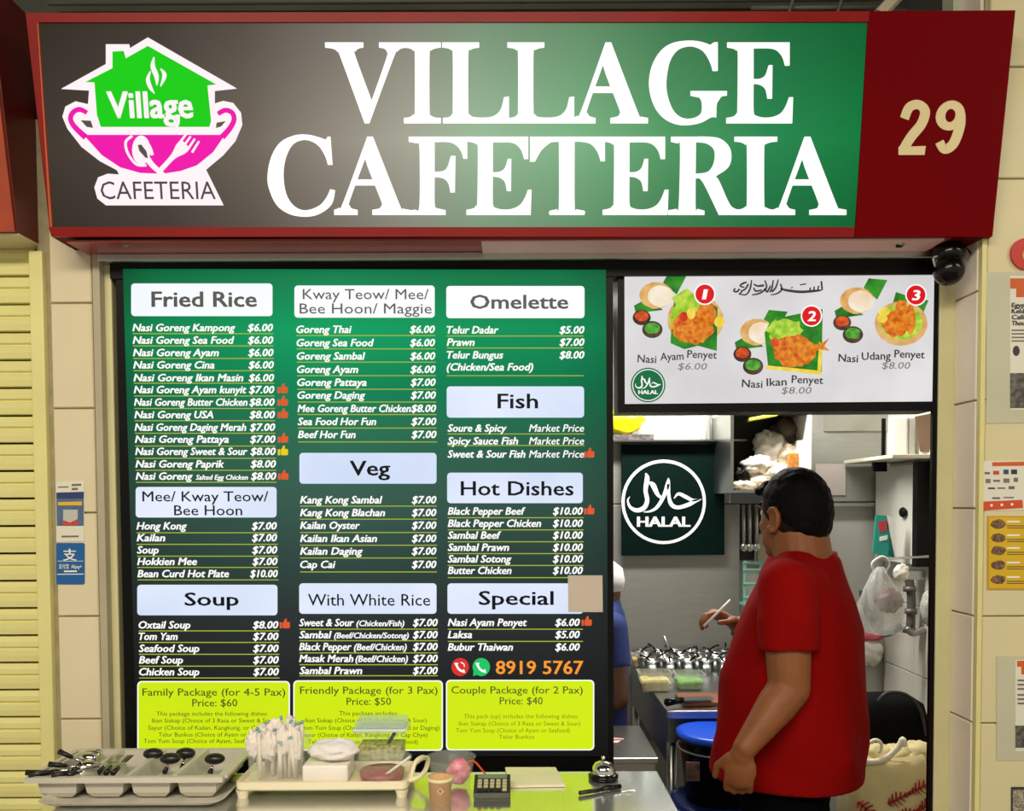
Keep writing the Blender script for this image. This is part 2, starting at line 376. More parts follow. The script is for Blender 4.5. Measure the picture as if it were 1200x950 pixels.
# backlit face: printed charcoal to green sheet, with the tube glow at the middle painted into its colours
def face_mat():
    m = bpy.data.materials.new('backlit_print_glow'); m.use_nodes = True; nt = m.node_tree; b = nt.nodes['Principled BSDF']
    tc = nt.nodes.new('ShaderNodeTexCoord'); sp = nt.nodes.new('ShaderNodeSeparateXYZ'); nt.links.new(tc.outputs['Object'], sp.inputs[0])
    mr = nt.nodes.new('ShaderNodeMapRange'); mr.inputs[1].default_value = -1.05; mr.inputs[2].default_value = 0.8
    nt.links.new(sp.outputs['X'], mr.inputs[0])
    rp = nt.nodes.new('ShaderNodeValToRGB'); nt.links.new(mr.outputs[0], rp.inputs[0]); e = rp.color_ramp.elements
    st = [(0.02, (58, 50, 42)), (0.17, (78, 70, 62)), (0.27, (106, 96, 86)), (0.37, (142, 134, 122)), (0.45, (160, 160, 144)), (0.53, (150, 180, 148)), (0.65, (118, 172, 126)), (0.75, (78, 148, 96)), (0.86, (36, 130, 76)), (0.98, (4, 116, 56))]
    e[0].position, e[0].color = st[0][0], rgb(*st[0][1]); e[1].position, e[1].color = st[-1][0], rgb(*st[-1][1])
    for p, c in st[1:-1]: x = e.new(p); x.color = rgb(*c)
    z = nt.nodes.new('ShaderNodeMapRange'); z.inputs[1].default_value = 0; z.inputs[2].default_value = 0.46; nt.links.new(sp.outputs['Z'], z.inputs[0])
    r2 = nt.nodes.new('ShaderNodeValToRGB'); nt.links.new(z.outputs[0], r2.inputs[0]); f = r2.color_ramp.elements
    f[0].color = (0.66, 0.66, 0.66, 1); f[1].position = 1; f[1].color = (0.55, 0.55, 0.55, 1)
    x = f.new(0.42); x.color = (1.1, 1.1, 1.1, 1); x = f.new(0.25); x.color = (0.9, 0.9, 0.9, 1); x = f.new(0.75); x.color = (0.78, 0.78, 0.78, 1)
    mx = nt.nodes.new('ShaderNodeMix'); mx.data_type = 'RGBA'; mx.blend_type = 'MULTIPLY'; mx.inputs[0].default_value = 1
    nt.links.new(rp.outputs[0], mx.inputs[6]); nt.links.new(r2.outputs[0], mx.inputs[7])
    nt.links.new(mx.outputs[2], b.inputs['Emission Color']); b.inputs['Emission Strength'].default_value = 1.0
    b.inputs['Base Color'].default_value = (0.006, 0.006, 0.006, 1); b.inputs['Roughness'].default_value = 0.45; b.inputs['Specular IOR Level'].default_value = 0.02
    return m
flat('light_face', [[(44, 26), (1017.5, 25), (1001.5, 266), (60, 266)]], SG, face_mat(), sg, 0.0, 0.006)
glow = M('lit_letter', (255, 250, 246), 0.5, var=0.0, emit=1.15)
glowp = M('lit_logo_white', (255, 240, 244), 0.5, var=0.0, emit=1.0)
Lc = {  # capital outlines, units of crop pixels with the cap line at 58 and the base line at 436
 'V': (43, [[(43,58),(222,58),(222,80),(200,84),(185,98),(184,118),(262,330),(330,135),(334,105),(322,86),(296,80),(296,58),(430,58),(430,80),(400,84),(380,100),(365,125),(250,436),(228,436),(118,135),(100,100),(80,86),(43,80)]]),
 'I': (413, [[(413,58),(586,58),(586,80),(560,84),(540,94),(533,115),(533,375),(540,400),(560,410),(586,412),(586,436),(413,436),(413,412),(440,408),(458,395),(464,375),(464,115),(458,96),(440,84),(413,80)]]),
 'L': (592, [[(592,58),(766,58),(766,80),(740,84),(722,92),(715,115),(715,370),(722,395),(740,408),(800,410),(840,400),(868,370),(882,315),(906,312),(906,436),(596,436),(596,412),(625,408),(638,395),(642,370),(642,115),(636,94),(620,84),(592,80)]]),
 'A': (82, [[(238,58),(262,58),(246,110),(230,155),(155,365),(155,390),(165,405),(192,412),(192,436),(82,436),(82,412),(105,402),(125,375)], [(238,58),(265,58),(390,385),(405,405),(438,412),(438,436),(262,436),(262,412),(295,405),(305,390),(302,365),(225,155)], [(190,265),(275,265),(285,293),(178,293)]]),
 'G': (443, [[(765,58),(765,190),(742,190),(730,150),(700,100),(660,78),(620,76),(575,95),(540,150),(524,240),(530,310),(555,375),(590,408),(630,416),(670,405),(690,380),(690,335),(680,315),(638,306),(638,286),(808,286),(808,306),(785,310),(770,330),(760,350),(758,408),(735,408),(690,432),(630,444),(570,440),(510,410),(465,350),(443,260),(455,170),(495,100),(550,62),(620,50),(680,54),(730,70),(748,58)]]),
 'E': (808, [[(812,58),(1102,58),(1102,165),(1082,165),(1070,125),(1045,95),(1010,84),(934,84),(934,230),(965,228),(990,210),(1005,165),(1022,165),(1020,320),(1000,320),(990,275),(965,255),(934,250),(934,380),(945,402),(975,410),(1020,408),(1060,390),(1085,355),(1100,315),(1118,315),(1114,436),(808,436),(808,412),(840,405),(855,390),(860,365),(862,115),(856,95),(840,85),(812,80)]]),
}
def q2(pts): return [(x, 58 + (y - 33) * 378 / 305) for x, y in pts]
Lc['C'] = (45, [q2([(290,33),(298,142),(280,142),(270,110),(245,70),(210,48),(175,46),(140,65),(115,115),(106,180),(115,250),(140,295),(175,318),(210,318),(250,300),(275,270),(290,238),(308,242),(295,295),(250,332),(195,345),(130,335),(80,300),(50,235),(45,180),(60,110),(95,55),(150,28),(200,25),(245,35),(272,45),(280,33)])])
Lc['F'] = (580, [q2([(596,33),(824,33),(824,118),(808,118),(800,90),(780,65),(750,53),(697,53),(697,170),(725,168),(745,155),(760,108),(778,108),(776,250),(758,250),(750,215),(730,195),(697,190),(697,295),(705,312),(740,320),(740,338),(580,338),(580,320),(620,318),(638,300),(638,80),(630,58),(596,52)])])
Lc['R'] = (445, [q2([(455,33),(550,33),(548,300),(555,315),(582,322),(582,338),(445,338),(445,320),(475,315),(485,300),(490,75),(482,58),(455,52)]), q2([(545,33),(590,33),(640,40),(675,70),(685,110),(675,150),(640,178),(612,190),(545,195),(547,178),(590,172),(612,150),(622,115),(618,80),(590,58),(548,53)]), q2([(555,190),(612,182),(635,200),(670,280),(690,310),(720,320),(720,338),(638,338),(580,215)])])
Lc['T'] = (621, [[(x, 58 + (y - 160) * 378 / 91.5) for x, y in [(621,160),(709,160),(709,188.5),(704,188.5),(700,177),(692,168),(680,165.5),(673.5,165.5),(673.5,240),(676,245),(685,247),(685,251.5),(644,251.5),(644,247),(652,245),(655,240),(655,165.5),(646,166),(635,175),(627,189),(621,189)]]])
def soften(q, n=4, sharp=48):
    """round the gentle corners of an outline and keep the sharp ones"""
    N = len(q); sh_ = []
    for i in range(N):
        a, b, c = q[i - 1], q[i], q[(i + 1) % N]
        t = math.degrees(math.atan2(c[1] - b[1], c[0] - b[0]) - math.atan2(b[1] - a[1], b[0] - a[0])); t = abs((t + 180) % 360 - 180)
        if t > sharp: sh_.append(i)
    if len(sh_) < 2: return smooth_pts(q, n, True)
    out = []
    for j, s in enumerate(sh_):
        e = sh_[(j + 1) % len(sh_)]; run = [q[s]]; i = s
        while i != e: i = (i + 1) % N; run.append(q[i])
        out += smooth_pts(run, n)[:-1] if len(run) > 2 else [run[0]]
    return out
def cap_letter(ch, x0, x1, top, base):
    ox, polys = Lc[ch]; xs = [p[0] for q in polys for p in q]; a, b = min(xs), max(xs)
    polys = [soften(q) for q in polys]
    flat('letter', [[(x0 + (x - a) / (b - a) * (x1 - x0), top + (y - 58) / 378 * (base - top)) for x, y in q] for q in polys], SG, glow, sg, 0.0062, 0.004)
for ch, x0, x1 in (('V', 380.8, 477.5), ('I', 473.3, 516.5), ('L', 518, 596.5), ('L', 594.5, 673), ('A', 670.5, 759.5), ('G', 760.8, 852), ('E', 851.5, 929.5)):
    cap_letter(ch, x0, x1, 49.5, 144)
for ch, x0, x1 in (('C', 313.5, 392.4), ('A', 391.5, 480), ('F', 474, 547.5), ('E', 546.5, 623), ('T', 621, 709), ('E', 706.4, 783.5), ('R', 783.5, 868), ('I', 861, 911), ('A', 905, 992)):
    cap_letter(ch, x0, x1, 160, 251.5)
num_m = M('cream_numeral', (224, 208, 160), 0.5)
flat('numeral', ribbon([(1060, 139, 10.5), (1065.5, 126, 11), (1076, 122.5, 11), (1084, 130, 11.5), (1080, 145, 11.5), (1068, 160, 11.5), (1058, 176, 11)]) + [], SG, num_m, sg, 0.0102, 0.0013)
flat('numeral_foot', [[(1053, 172), (1085, 171), (1083.5, 181.5), (1053, 181.5)]], SG, num_m, sg, 0.0102, 0.0018)
mb = MB(); n9 = 28
for k in range(n9):      # bowl of the nine, then its tail a hair prouder
    q = [(1113.8 + rx * math.cos(2 * math.pi * j / n9) - 0.12 * ry * math.sin(2 * math.pi * j / n9), 135.3 + ry * math.sin(2 * math.pi * j / n9)) for rx, ry, j in ((17, 17.6, k), (17, 17.6, k + 1), (6, 7.8, k + 1), (6, 7.8, k))]
    mb.prism([SG.at(x, y, 0.0115) for x, y in q], SG.n * -0.0014)
for q in ribbon([(1126.5, 133, 10), (1125, 148, 11.5), (1117.5, 168, 11.5), (1107, 175, 10.5), (1101, 166, 10.5)]): mb.prism([SG.at(x, y, 0.012) for x, y in q], SG.n * -0.0019)
mb.build('numeral', num_m, sg)
# logo
def lg(pts): return [(60 + x / 4.221, 30 + y / 4.221) for x, y in pts]
def lgr(pts): return ribbon([(60 + x / 4.221, 30 + y / 4.221, w / 4.221) for x, y, w in pts])
logo = flat('logo_plate', [lg([(478,58),(917,310),(808,322),(808,385),(850,372),(900,382),(938,430),(944,490),(910,570),(850,640),(790,690),(765,712),(852,888),(270,888),(228,855),(213,800),(232,750),(280,732),(335,736),(325,715),(240,670),(150,600),(80,510),(55,450),(70,400),(120,374),(182,388),(187,320),(50,312),(270,190),(270,92),(385,92),(388,112)])], SG, glowp, sg, 0.0062, 0.002)
lgreen = M('lit_green', (2, 206, 4), 0.6, var=0.02, emit=0.95, spec=0.0); lpink = M('lit_magenta', (244, 0, 174), 0.6, var=0.02, emit=0.92, spec=0.0)
ldark = M('logo_dark', (62, 58, 60), 0.5)
flat('logo_house', [lg([(478,100),(815,290),(772,295),(790,470),(782,500),(245,500),(226,440),(214,280),(170,278),(303,210),(303,128),(358,125),(368,162)])], SG, lgreen, logo, 0.0084, 0.0012)
flat('logo_bowl', [lg([(160,540),(858,540),(800,625),(720,690),(640,718),(550,732),(440,728),(340,700),(250,640)])] + lgr([(176,430,22),(140,414,24),(108,428,24),(95,460,24),(115,500,26),(170,552,30)]) + lgr([(824,436,22),(860,418,24),(894,430,24),(904,464,24),(885,505,26),(845,552,30)]), SG, lpink, logo, 0.0084, 0.0012)
for q in ([(145,468),(195,470),(206,505),(175,500)], [(862,472),(818,480),(815,505),(840,498)]): flat('logo_gap', [lg(q)], SG, ldark, logo, 0.0084, 0.0012)
flat('logo_steam', lgr([(508,155,4),(502,200,22),(520,250,22),(522,295,4)]) + lgr([(490,225,4),(478,265,18),(490,305,18),(510,335,4)]) + lgr([(540,212,4),(560,245,20),(540,300,4)]), SG, glowp, logo, 0.0100, 0.0012)
flat('logo_spoon', lgr([(400,545,12),(368,575,12),(378,630,12),(420,685,12),(470,690,12)]) + [lg(ell(445, 615, 45, 72, 20))] + lgr([(470,650,30),(500,690,26),(560,745,24)]) + lgr([(430,560,14),(480,590,16),(500,640,14)]), SG, glowp, logo, 0.0100, 0.0012)
flat('logo_spoon_bowl', [lg([(428,590),(445,588),(470,620),(478,655),(465,652),(436,620)])], SG, ldark, logo, 0.0116, 0.0008)
flat('logo_fork', lgr([(535,720,24),(600,650,26),(640,610,60),(665,585,60)]) + [q for k in range(4) for q in lgr([(630 + k * 22, 585 + k * 14, 11), (668 + k * 21, 535 + k * 12, 9)])], SG, glowp, logo, 0.0100, 0.0012)
text('Village', *[60 + v / 4.221 for v in (282, 705)], 30 + 455 / 4.221, 32, SG, glowp, logo, 0.0102, 0, 0.03)
flat('lettering_tail', lgr([(625,440,22),(622,490,18),(600,515,4)]), SG, glowp, logo, 0.0100, 0.0012)
text('CAFETERIA', *[60 + v / 4.221 for v in (247, 815)], 30 + 858 / 4.221, 22, SG, M('logo_navy', (50, 45, 70), 0.5), logo, 0.0088, 0, 0.0)
# ------------------------------------------------------------------ menu board
MP = Plane((0, -0.02, 0)); 
m0, m1 = MP.at(146, 886), MP.at(710, 316)
mn = thing('menu_board', ((m0.x + m1.x) / 2, 0, MP.at(600, 900).z), 'tall green and black backlit price menu board with three columns', 'menu board')
xa, xb = MP.at(141, 600).x, MP.at(719, 600).x; za, zt2 = MP.at(430, 906).z, MP.at(430, 312).z
MB().bb(xa, xb, -0.018, 0.06, za, zt2).build('casing', black_m, mn)
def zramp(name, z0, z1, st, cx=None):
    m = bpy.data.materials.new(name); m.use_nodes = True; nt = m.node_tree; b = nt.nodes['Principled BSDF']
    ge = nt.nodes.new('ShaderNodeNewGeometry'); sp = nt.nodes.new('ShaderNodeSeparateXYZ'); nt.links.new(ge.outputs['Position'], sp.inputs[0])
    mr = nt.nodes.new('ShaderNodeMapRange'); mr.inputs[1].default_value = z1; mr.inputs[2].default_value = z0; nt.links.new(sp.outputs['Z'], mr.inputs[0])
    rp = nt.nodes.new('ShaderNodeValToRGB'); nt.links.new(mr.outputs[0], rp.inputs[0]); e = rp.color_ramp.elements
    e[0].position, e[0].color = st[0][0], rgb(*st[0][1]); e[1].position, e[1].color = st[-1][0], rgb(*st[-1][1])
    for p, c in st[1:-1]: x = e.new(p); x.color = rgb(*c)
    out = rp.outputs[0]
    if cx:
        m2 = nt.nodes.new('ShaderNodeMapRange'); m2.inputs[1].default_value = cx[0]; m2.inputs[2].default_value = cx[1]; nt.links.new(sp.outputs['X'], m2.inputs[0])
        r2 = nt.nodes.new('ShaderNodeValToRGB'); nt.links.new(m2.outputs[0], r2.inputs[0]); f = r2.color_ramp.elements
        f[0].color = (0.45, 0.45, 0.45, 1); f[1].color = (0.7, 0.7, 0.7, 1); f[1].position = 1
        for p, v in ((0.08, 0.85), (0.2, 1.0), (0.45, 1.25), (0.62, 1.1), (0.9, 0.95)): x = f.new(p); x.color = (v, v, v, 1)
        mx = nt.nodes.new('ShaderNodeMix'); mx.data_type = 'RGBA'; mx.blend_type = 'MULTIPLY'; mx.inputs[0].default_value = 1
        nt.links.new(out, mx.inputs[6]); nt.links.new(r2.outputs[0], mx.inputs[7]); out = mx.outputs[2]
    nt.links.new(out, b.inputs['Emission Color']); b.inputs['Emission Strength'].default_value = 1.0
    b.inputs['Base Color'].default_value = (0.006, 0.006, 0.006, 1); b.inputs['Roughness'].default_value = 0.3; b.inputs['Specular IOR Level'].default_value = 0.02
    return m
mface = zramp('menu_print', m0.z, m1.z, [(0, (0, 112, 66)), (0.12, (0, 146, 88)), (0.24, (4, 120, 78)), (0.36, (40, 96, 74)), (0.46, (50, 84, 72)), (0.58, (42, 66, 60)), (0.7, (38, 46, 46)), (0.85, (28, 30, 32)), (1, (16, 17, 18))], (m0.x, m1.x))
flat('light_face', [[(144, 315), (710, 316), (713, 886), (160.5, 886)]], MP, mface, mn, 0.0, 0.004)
lw = M('lit_white', (252, 252, 250), 0.5, var=0.0, emit=1.0); ly = M('lit_rule', (176, 196, 60), 0.5, var=0.0, emit=0.8)
lhead = M('lit_header', (196, 212, 242), 0.5, emit=1.0, scale=2.2, col2=(236, 242, 255)); lhead2 = M('lit_header_bright', (232, 240, 250), 0.5, emit=1.0, scale=2.2, col2=(255, 255, 255))
lyel = M('lit_yellow_green', (206, 232, 6), 0.5, var=0.04, scale=2, emit=1.0); lorg = M('lit_orange', (246, 150, 46), 0.5, var=0.0, emit=1.0)
lthumb = M('lit_thumb', (226, 92, 44), 0.5, var=0.0, emit=0.9); lthy = M('lit_thumb_yellow', (240, 210, 10), 0.5, var=0.0, emit=0.9)
ink = M('dark_print', (14, 18, 26), 0.5, spec=0.1); ink2 = M('grey_print', (68, 70, 80), 0.5); inkg = M('olive_print', (70, 84, 20), 0.5); inkf = M('faint_olive_print', (150, 168, 20), 0.5, emit=0.6)
O = 0.0045
def header(x0, y0, x1, y1, lines, bright=False):
    h = flat('header_panel', [rrect(x0, y0, x1, y1, 4)], MP, lhead2 if bright else lhead, mn, O, 0.001)
    for s, a, b, base, cap, bold in lines: text(s, a, b, base, cap, MP, ink2 if bright else ink, h, 0.0062, 0, bold)
def rows(items, x0, px0, px1, lines=None, lx1=None, cap=9.0, slope=0.0, first=None):
    for i, (s, xe, yc, pr) in enumerate(items):
        dx = slope * (yc - items[0][2])
        if isinstance(s, str): s = [(s, x0, xe, cap)]
        for w, a, b, c in s: text(w, a + dx, b, yc + 4.6, c, MP, lw, mn, 0.0052, 0.22, 0.03)
        if pr: text(pr, px0 + dx - (3 if len(pr) > 5 and pr[0] == '$' and px1 - px0 < 31 else 0), px1 + dx, yc + 4.6, 9.0, MP, lw, mn, 0.0052, 0.22, 0.03)
    for y in lines or []:
        dx = slope * (y - items[0][2])
        flat('rule_line', [[(x0 + dx, y), (lx1 + dx, y), (lx1 + dx, y + 1.1), (x0 + dx, y + 1.1)]], MP, ly, mn, O, 0.0004)
def thumb(cx, cy, mat=None):
    flat('thumbs_up_icon', [rrect(cx - 2.5, cy - 2.5, cx + 6, cy + 5, 1.5, 2), [(cx - 6, cy - 2), (cx - 3.2, cy - 2), (cx - 3.2, cy + 5), (cx - 6, cy + 5)], [(cx - 1.5, cy - 2.4), (cx + 0.6, cy - 6.5), (cx + 2.4, cy - 6), (cx + 2.2, cy - 2.4)]], MP, mat or lthumb, mn, O, 0.0004)
A = lambda x, s, o: o + x / s
header(153.7, 332, 319.2, 370.2, [('Fried Rice', 177.6, 301.2, 359.2, 18.6, 0.024)], True)
nm = ['Kampong', 'Sea Food', 'Ayam', 'Cina', 'Ikan Masin', 'Ayam kunyit', 'Butter Chicken', 'USA', 'Daging Merah', 'Pattaya', 'Sweet & Sour', 'Paprik']
en = [445, 441, 382, 365, 476, 488, 492, 361, 487, 420, 492, 402]; yc = [383.3, 398, 412.6, 427, 442, 456, 470.6, 485.3, 500, 514, 528.3, 543, 557.3]
pr = ['$6.00'] * 5 + ['$7.00', '$8.00', '$8.00', '$7.00', '$7.00', '$8.00', '$8.00']
it = [('Nasi Goreng ' + n, A(e, 3.275, 140), y, p) for n, e, y, p in zip(nm, en, yc, pr)]
it.append(([('Nasi Goreng', 155.3, 226, 9), ('Salted Egg Chicken', 225.8, 290.8, 6)], 0, yc[12], '$8.00'))
rows(it, 155.3, 290.2, 320, [310 + v / 3.275 for v in (263, 310, 358, 405, 453, 502, 550, 597, 645, 694, 741, 787, 833)], 320, slope=0.022)
for i in (5, 6, 7, 9, 12): thumb(330.5 + i * 0.12, yc[i] - 0.5)
thumb(331.5, yc[10], lthy)
header(159, 570.4, 324, 606.2, [('Mee/ Kway Teow/', 167, 314.6, 587.3, 12.5, 0.006), ('Bee Hoon', 204.2, 284, 603.6, 12.5, 0.006)])
rows([(n, A(e, 2.88, 140), y, p) for n, e, y, p in zip(['Hong Kong', 'Kailan', 'Soup', 'Hokkien Mee', 'Bean Curd Hot Plate'], [228, 155, 133, 262, 370], [615.6, 629.4, 643.7, 657.2, 671.5], ['$7.00'] * 4 + ['$10.00'])], 160, 295, 324.5, [560 + v / 2.88 for v in (183, 222, 262, 300, 342)], 325, slope=0.02)
header(160.8, 685, 325, 720.8, [('Soup', 216.4, 280, 709.3, 16, 0.02)])
rows([(n, A(e, 2.88, 140), y, p) for n, e, y, p in zip(['Oxtail Soup', 'Tom Yam', 'Seafood Soup', 'Beef Soup', 'Chicken Soup'], [240, 197, 270, 215, 270], [731.5, 745, 759, 772.5, 786.4], ['$8.00'] + ['$7.00'] * 4)], 162.5, 296.3, 326.3, [560 + v / 2.88 for v in (514, 553, 593, 633, 673)], 327, slope=0.01)
thumb(333.7, 731)
header(345, 334.4, 509.4, 372, [('Kway Teow/ Mee/', 354.9, 502.4, 350.5, 12.6, 0.002), ('Bee Hoon/ Maggie', 351.2, 506, 367.3, 12.6, 0.002)], True)
rows([(n, A(e, 3.274, 335), y, p) for n, e, y, p in zip(['Goreng Thai', 'Goreng Sea Food', 'Goreng Sambal', 'Goreng Ayam', 'Goreng Pattaya', 'Goreng Daging', 'Mee Goreng Butter Chicken', 'Sea Food Hor Fun', 'Beef Hor Fun'], [253, 338, 305, 278, 310, 305, 480, 347, 268], [385.4, 401, 416.6, 432.2, 447.4, 462.4, 478, 493.3, 508.5], ['$6.00'] * 4 + ['$7.00', '$7.00', '$8.00', '$7.00', '$7.00'])], 347.2, 480.2, 509.6, [310 + v / 3.274 for v in (270, 321, 372, 424, 476, 525, 573, 625, 678)], 510, slope=0.016)
header(350.9, 530.5, 511.5, 566.6, [('Veg', 410, 457.3, 556.8, 18, 0.02)])
rows([(n, A(e, 2.879, 335), y, '$7.00') for n, e, y in zip(['Kang Kong Sambal', 'Kang Kong Blachan', 'Kailan Oyster', 'Kailan Ikan Asian', 'Kailan Daging', 'Cap Cai'], [326, 335, 250, 308, 260, 168], [585, 600, 614.9, 630.2, 645.1, 660.7])], 351.7, 482.6, 511.4, [560 + v / 2.879 for v in (93, 137, 182, 225, 268, 315)], 512)
header(350.6, 683.3, 511.5, 719, [('With White Rice', 361, 504.2, 709.4, 14.5, 0.004)], False)
B = lambda x: A(x, 2.879, 335)
rows([([('Sweet & Sour', B(45), B(230), 9), ('(Chicken/Fish)', B(238), B(400), 7)], 0, 728.8, '$7.00'), ([('Sambal', B(45), B(155), 9), ('(Beef/Chicken/Sotong)', B(163), B(415), 7)], 0, 743, '$7.00'), ([('Black Pepper', B(45), B(222), 9), ('(Beef/Chicken)', B(230), B(408), 8)], 0, 757, '$7.00'), ([('Masak Merah', B(45), B(228), 9), ('(Beef/Chicken)', B(235), B(412), 8)], 0, 770.8, '$7.00'), ('Sambal Prawn', B(258), 785, '$7.00')], 351, 483.8, 513, [560 + v / 2.879 for v in (508, 547, 588, 628, 665)], 513)
header(523, 335, 685, 372.6, [('Omelette', 551, 666, 361.5, 17, 0.02)], True)
Cx = lambda x: A(x, 3.275, 515)
rows([('Telur Dadar', Cx(227), 386, '$5.00'), ('Prawn', Cx(135), 400.4, '$7.00'), ('Telur Bungus', Cx(245), 415.3, '$8.00'), ('(Chicken/Sea Food)', Cx(360), 429.4, None)], 523.5, 655.5, 684.8, [393, 407.1, 439.5], 684)
header(523.5, 452.6, 684.5, 489.2, [('Fish', 583, 630.5, 478.2, 18, 0.016)])
rows([('Soure & Spicy', Cx(258), 501, None), ('Spicy Sauce Fish', Cx(302), 516, None), ('Sweet & Sour Fish', Cx(330), 531.4, None)], 524.5, 0, 0, [507.8, 521.3], 685)
for y in (501, 516, 531.4): text('Market Price', 619.8, 684.4, y + 4.6, 9, MP, lw, mn, 0.0052, 0.22, 0.012)
thumb(690.5, 531)
header(524, 553.7, 683, 589.4, [('Hot Dishes', 540, 672.2, 580.2, 17.5, 0.016)])
Dx = lambda x: A(x, 2.877, 515)
rows([(n, Dx(e), y, '$10.00') for n, e, y in zip(['Black Pepper Beef', 'Black Pepper Chicken', 'Sambal Beef', 'Sambal Prawn', 'Sambal Sotong', 'Butter Chicken'], [290, 343, 208, 235, 243, 243], [598.2, 612.5, 626.4, 640.6, 654.2, 667.7])], 524.7, 647.8, 683, [560 + v / 2.877 for v in (132, 173, 213, 253, 293, 334)], 684)
thumb(690.5, 597.5)
header(524.4, 683.4, 683.6, 719, [('Special', 561, 648.8, 708.4, 17, 0.018)])
rows([('Nasi Ayam Penyet', Dx(295), 728.6, '$6.00'), ('Laksa', Dx(110), 742.8, '$5.00'), ('Bubur Thaiwan', Dx(248), 757.4, '$6.00')], 524.7, 650.5, 679.4, [736.5, 750.8], 683)
thumb(687.5, 728)
flat('pasted_card', [[(665.5, 674), (706, 674), (706.5, 717), (666, 717)]], MP, M('beige_card', (196, 182, 170), 0.6, var=0.03), mn, 0.0058, 0.001)
lred = M('lit_red', (222, 44, 40), 0.5, var=0.0, emit=0.95); lgr2 = M('lit_chat_green', (20, 200, 100), 0.5, var=0.0, emit=0.95)
for cx, mt in ((539.3, lred), (564, lgr2)):
    ic = flat('phone_icon', [ell(cx, 781.4, 10.2, 10.6)] + ([[(cx - 9, 785), (cx - 4, 790), (cx - 9.5, 792)]] if mt is lgr2 else []), MP, mt, mn, O, 0.0006)
    flat('handset', ribbon([(cx - 4.5, 776.5, 5), (cx - 4.2, 779.5, 2.6), (cx - 1.5, 784, 2.6), (cx + 2.5, 786.3, 2.6), (cx + 5.2, 785.8, 5)], 3) + ([] if mt is lgr2 else ribbon([(cx + 0.5, 776, 1.2), (cx + 4, 777.5, 1.2), (cx + 5, 781, 1.2)], 3)), MP, lw, ic, O + 0.0007, 0.0004)
text('8919 5767', 581, 683.6, 789.4, 16.2, MP, lorg, mn, 0.0052, 0, 0.02)
def package(x0, y0, x1, y1, title, tx, price, pxx, small, tb, pb, inksm):
    b = flat('package_panel', [rrect(x0, y0, x1, y1, 5)], MP, lw, mn, O, 0.0006)
    flat('panel_fill', [rrect(x0 + 1.4, y0 + 1.4, x1 - 1.4, y1 - 1.4, 4.5)], MP, lyel, b, O + 0.0006, 0.0006)
    text(title, *tx, tb, 9, MP, inkg, b, 0.0062, 0, 0.006); text(price, *pxx, pb, 9, MP, inkg, b, 0.0062, 0, 0.006)
    for s, a, c, y in small: text(s, a, c, y + 2.4, 5.2, MP, inksm, b, 0.0062, 0, 0.0)
E1 = lambda x: 140 + x / 2.88
L1, L2, L3, L4 = 'Ikan Siakap (Choice of 3 Rasa or Sweet & Sour)', 'Tom Yum Soup (Choice of Ayam, Seafood or Daging)', 'Sayur (Choice of Kailan, Kangkung, or Cap Chye)', 'Telur Bunkus (Choice of Ayam or Seafood)'
package(160.8, 797.8, 339.7, 880, 'Family Package (for 4-5 Pax)', (E1(78), E1(560)), 'Price: $60', (E1(246), E1(398)), [('This package includes the following dishes:', E1(125), E1(500), 836), (L1, E1(110), E1(530), 844), (L3, E1(97), E1(540), 852.4), (L4, E1(132), E1(510), 860.4), (L2, E1(82), E1(555), 868)], 814.8, 827.4, inkg)
package(343.7, 797, 519, 879.5, 'Friendly Package (for 3 Pax)', (B(48), B(512)), 'Price: $50', (B(205), B(355)), [('This package includes:', B(180), B(378), 835.5), (L1, B(65), B(475), 843.8), (L2, B(50), B(518), 852.5), (L3, B(55), B(478), 860.8), (L4, B(75), B(445), 869)], 812.7, 825.7, inkg)
package(522.6, 796.4, 696.4, 879, 'Couple Package (for 2 Pax)', (Dx(40), Dx(483)), 'Price: $40', (Dx(203), Dx(348)), [('This pack (up) includes the following dishes:', Dx(82), Dx(468), 839), (L1, Dx(65), Dx(475), 847.5), ('Tom Yum Soup (Choice of Ayam or Seafood)', Dx(55), Dx(440), 855.5), ('Telur Bunkus', Dx(200), Dx(320), 863)], 812.4, 825, inkf)
# ------------------------------------------------------------------ picture lightbox
RP = Plane((0, -0.012, 0))
r0, r1 = RP.at(724, 483), RP.at(1097, 310)
rb = thing('picture_board', ((r0.x + r1.x) / 2, 0, r0.z), 'white backlit board with pictures of three numbered dishes', 'menu board')
MB().bb(r0.x, r1.x, -0.010, 0.07, r0.z, r1.z).build('casing', black_m, rb)
marble = M('lit_marble', (214, 211, 214), 0.5, emit=0.9, scale=5, col2=(236, 234, 235))
flat('light_face', [[(732, 317), (1095, 314.5), (1092.5, 470), (732.5, 473)]], RP, marble, rb, 0.0, 0.004)
def fm(n, a, b, sc=60): return M(n, a, 0.5, emit=0.9, scale=sc, col2=b)
leaf_m = fm('print_leaf', (10, 96, 26), (60, 160, 40), 30); plate_m = fm('print_basket', (214, 150, 80), (240, 200, 130), 40); rice_m = fm('print_rice', (244, 214, 176), (255, 246, 226), 25)
fry_m = fm('print_fried', (196, 72, 10), (248, 160, 50), 90); let_m = fm('print_lettuce', (120, 190, 20), (214, 236, 90), 70); chi_m = fm('print_sambal_red', (190, 50, 20), (236, 110, 40), 80)
grs_m = fm('print_sambal_green', (40, 120, 30), (110, 200, 70), 80); bowl_m = fm('print_bowl', (50, 34, 28), (100, 74, 60), 40); yel_m = fm('print_lemon', (240, 200, 30), (250, 240, 110), 50); tom_m = fm('print_tomato', (200, 40, 20), (240, 90, 50), 40)
rdot = M('print_red', (222, 14, 26), 0.5, var=0.0, emit=0.95); pw = M('print_white', (255, 255, 255), 0.5, var=0.0, emit=0.95); pk = M('print_black', (40, 38, 44), 0.5)
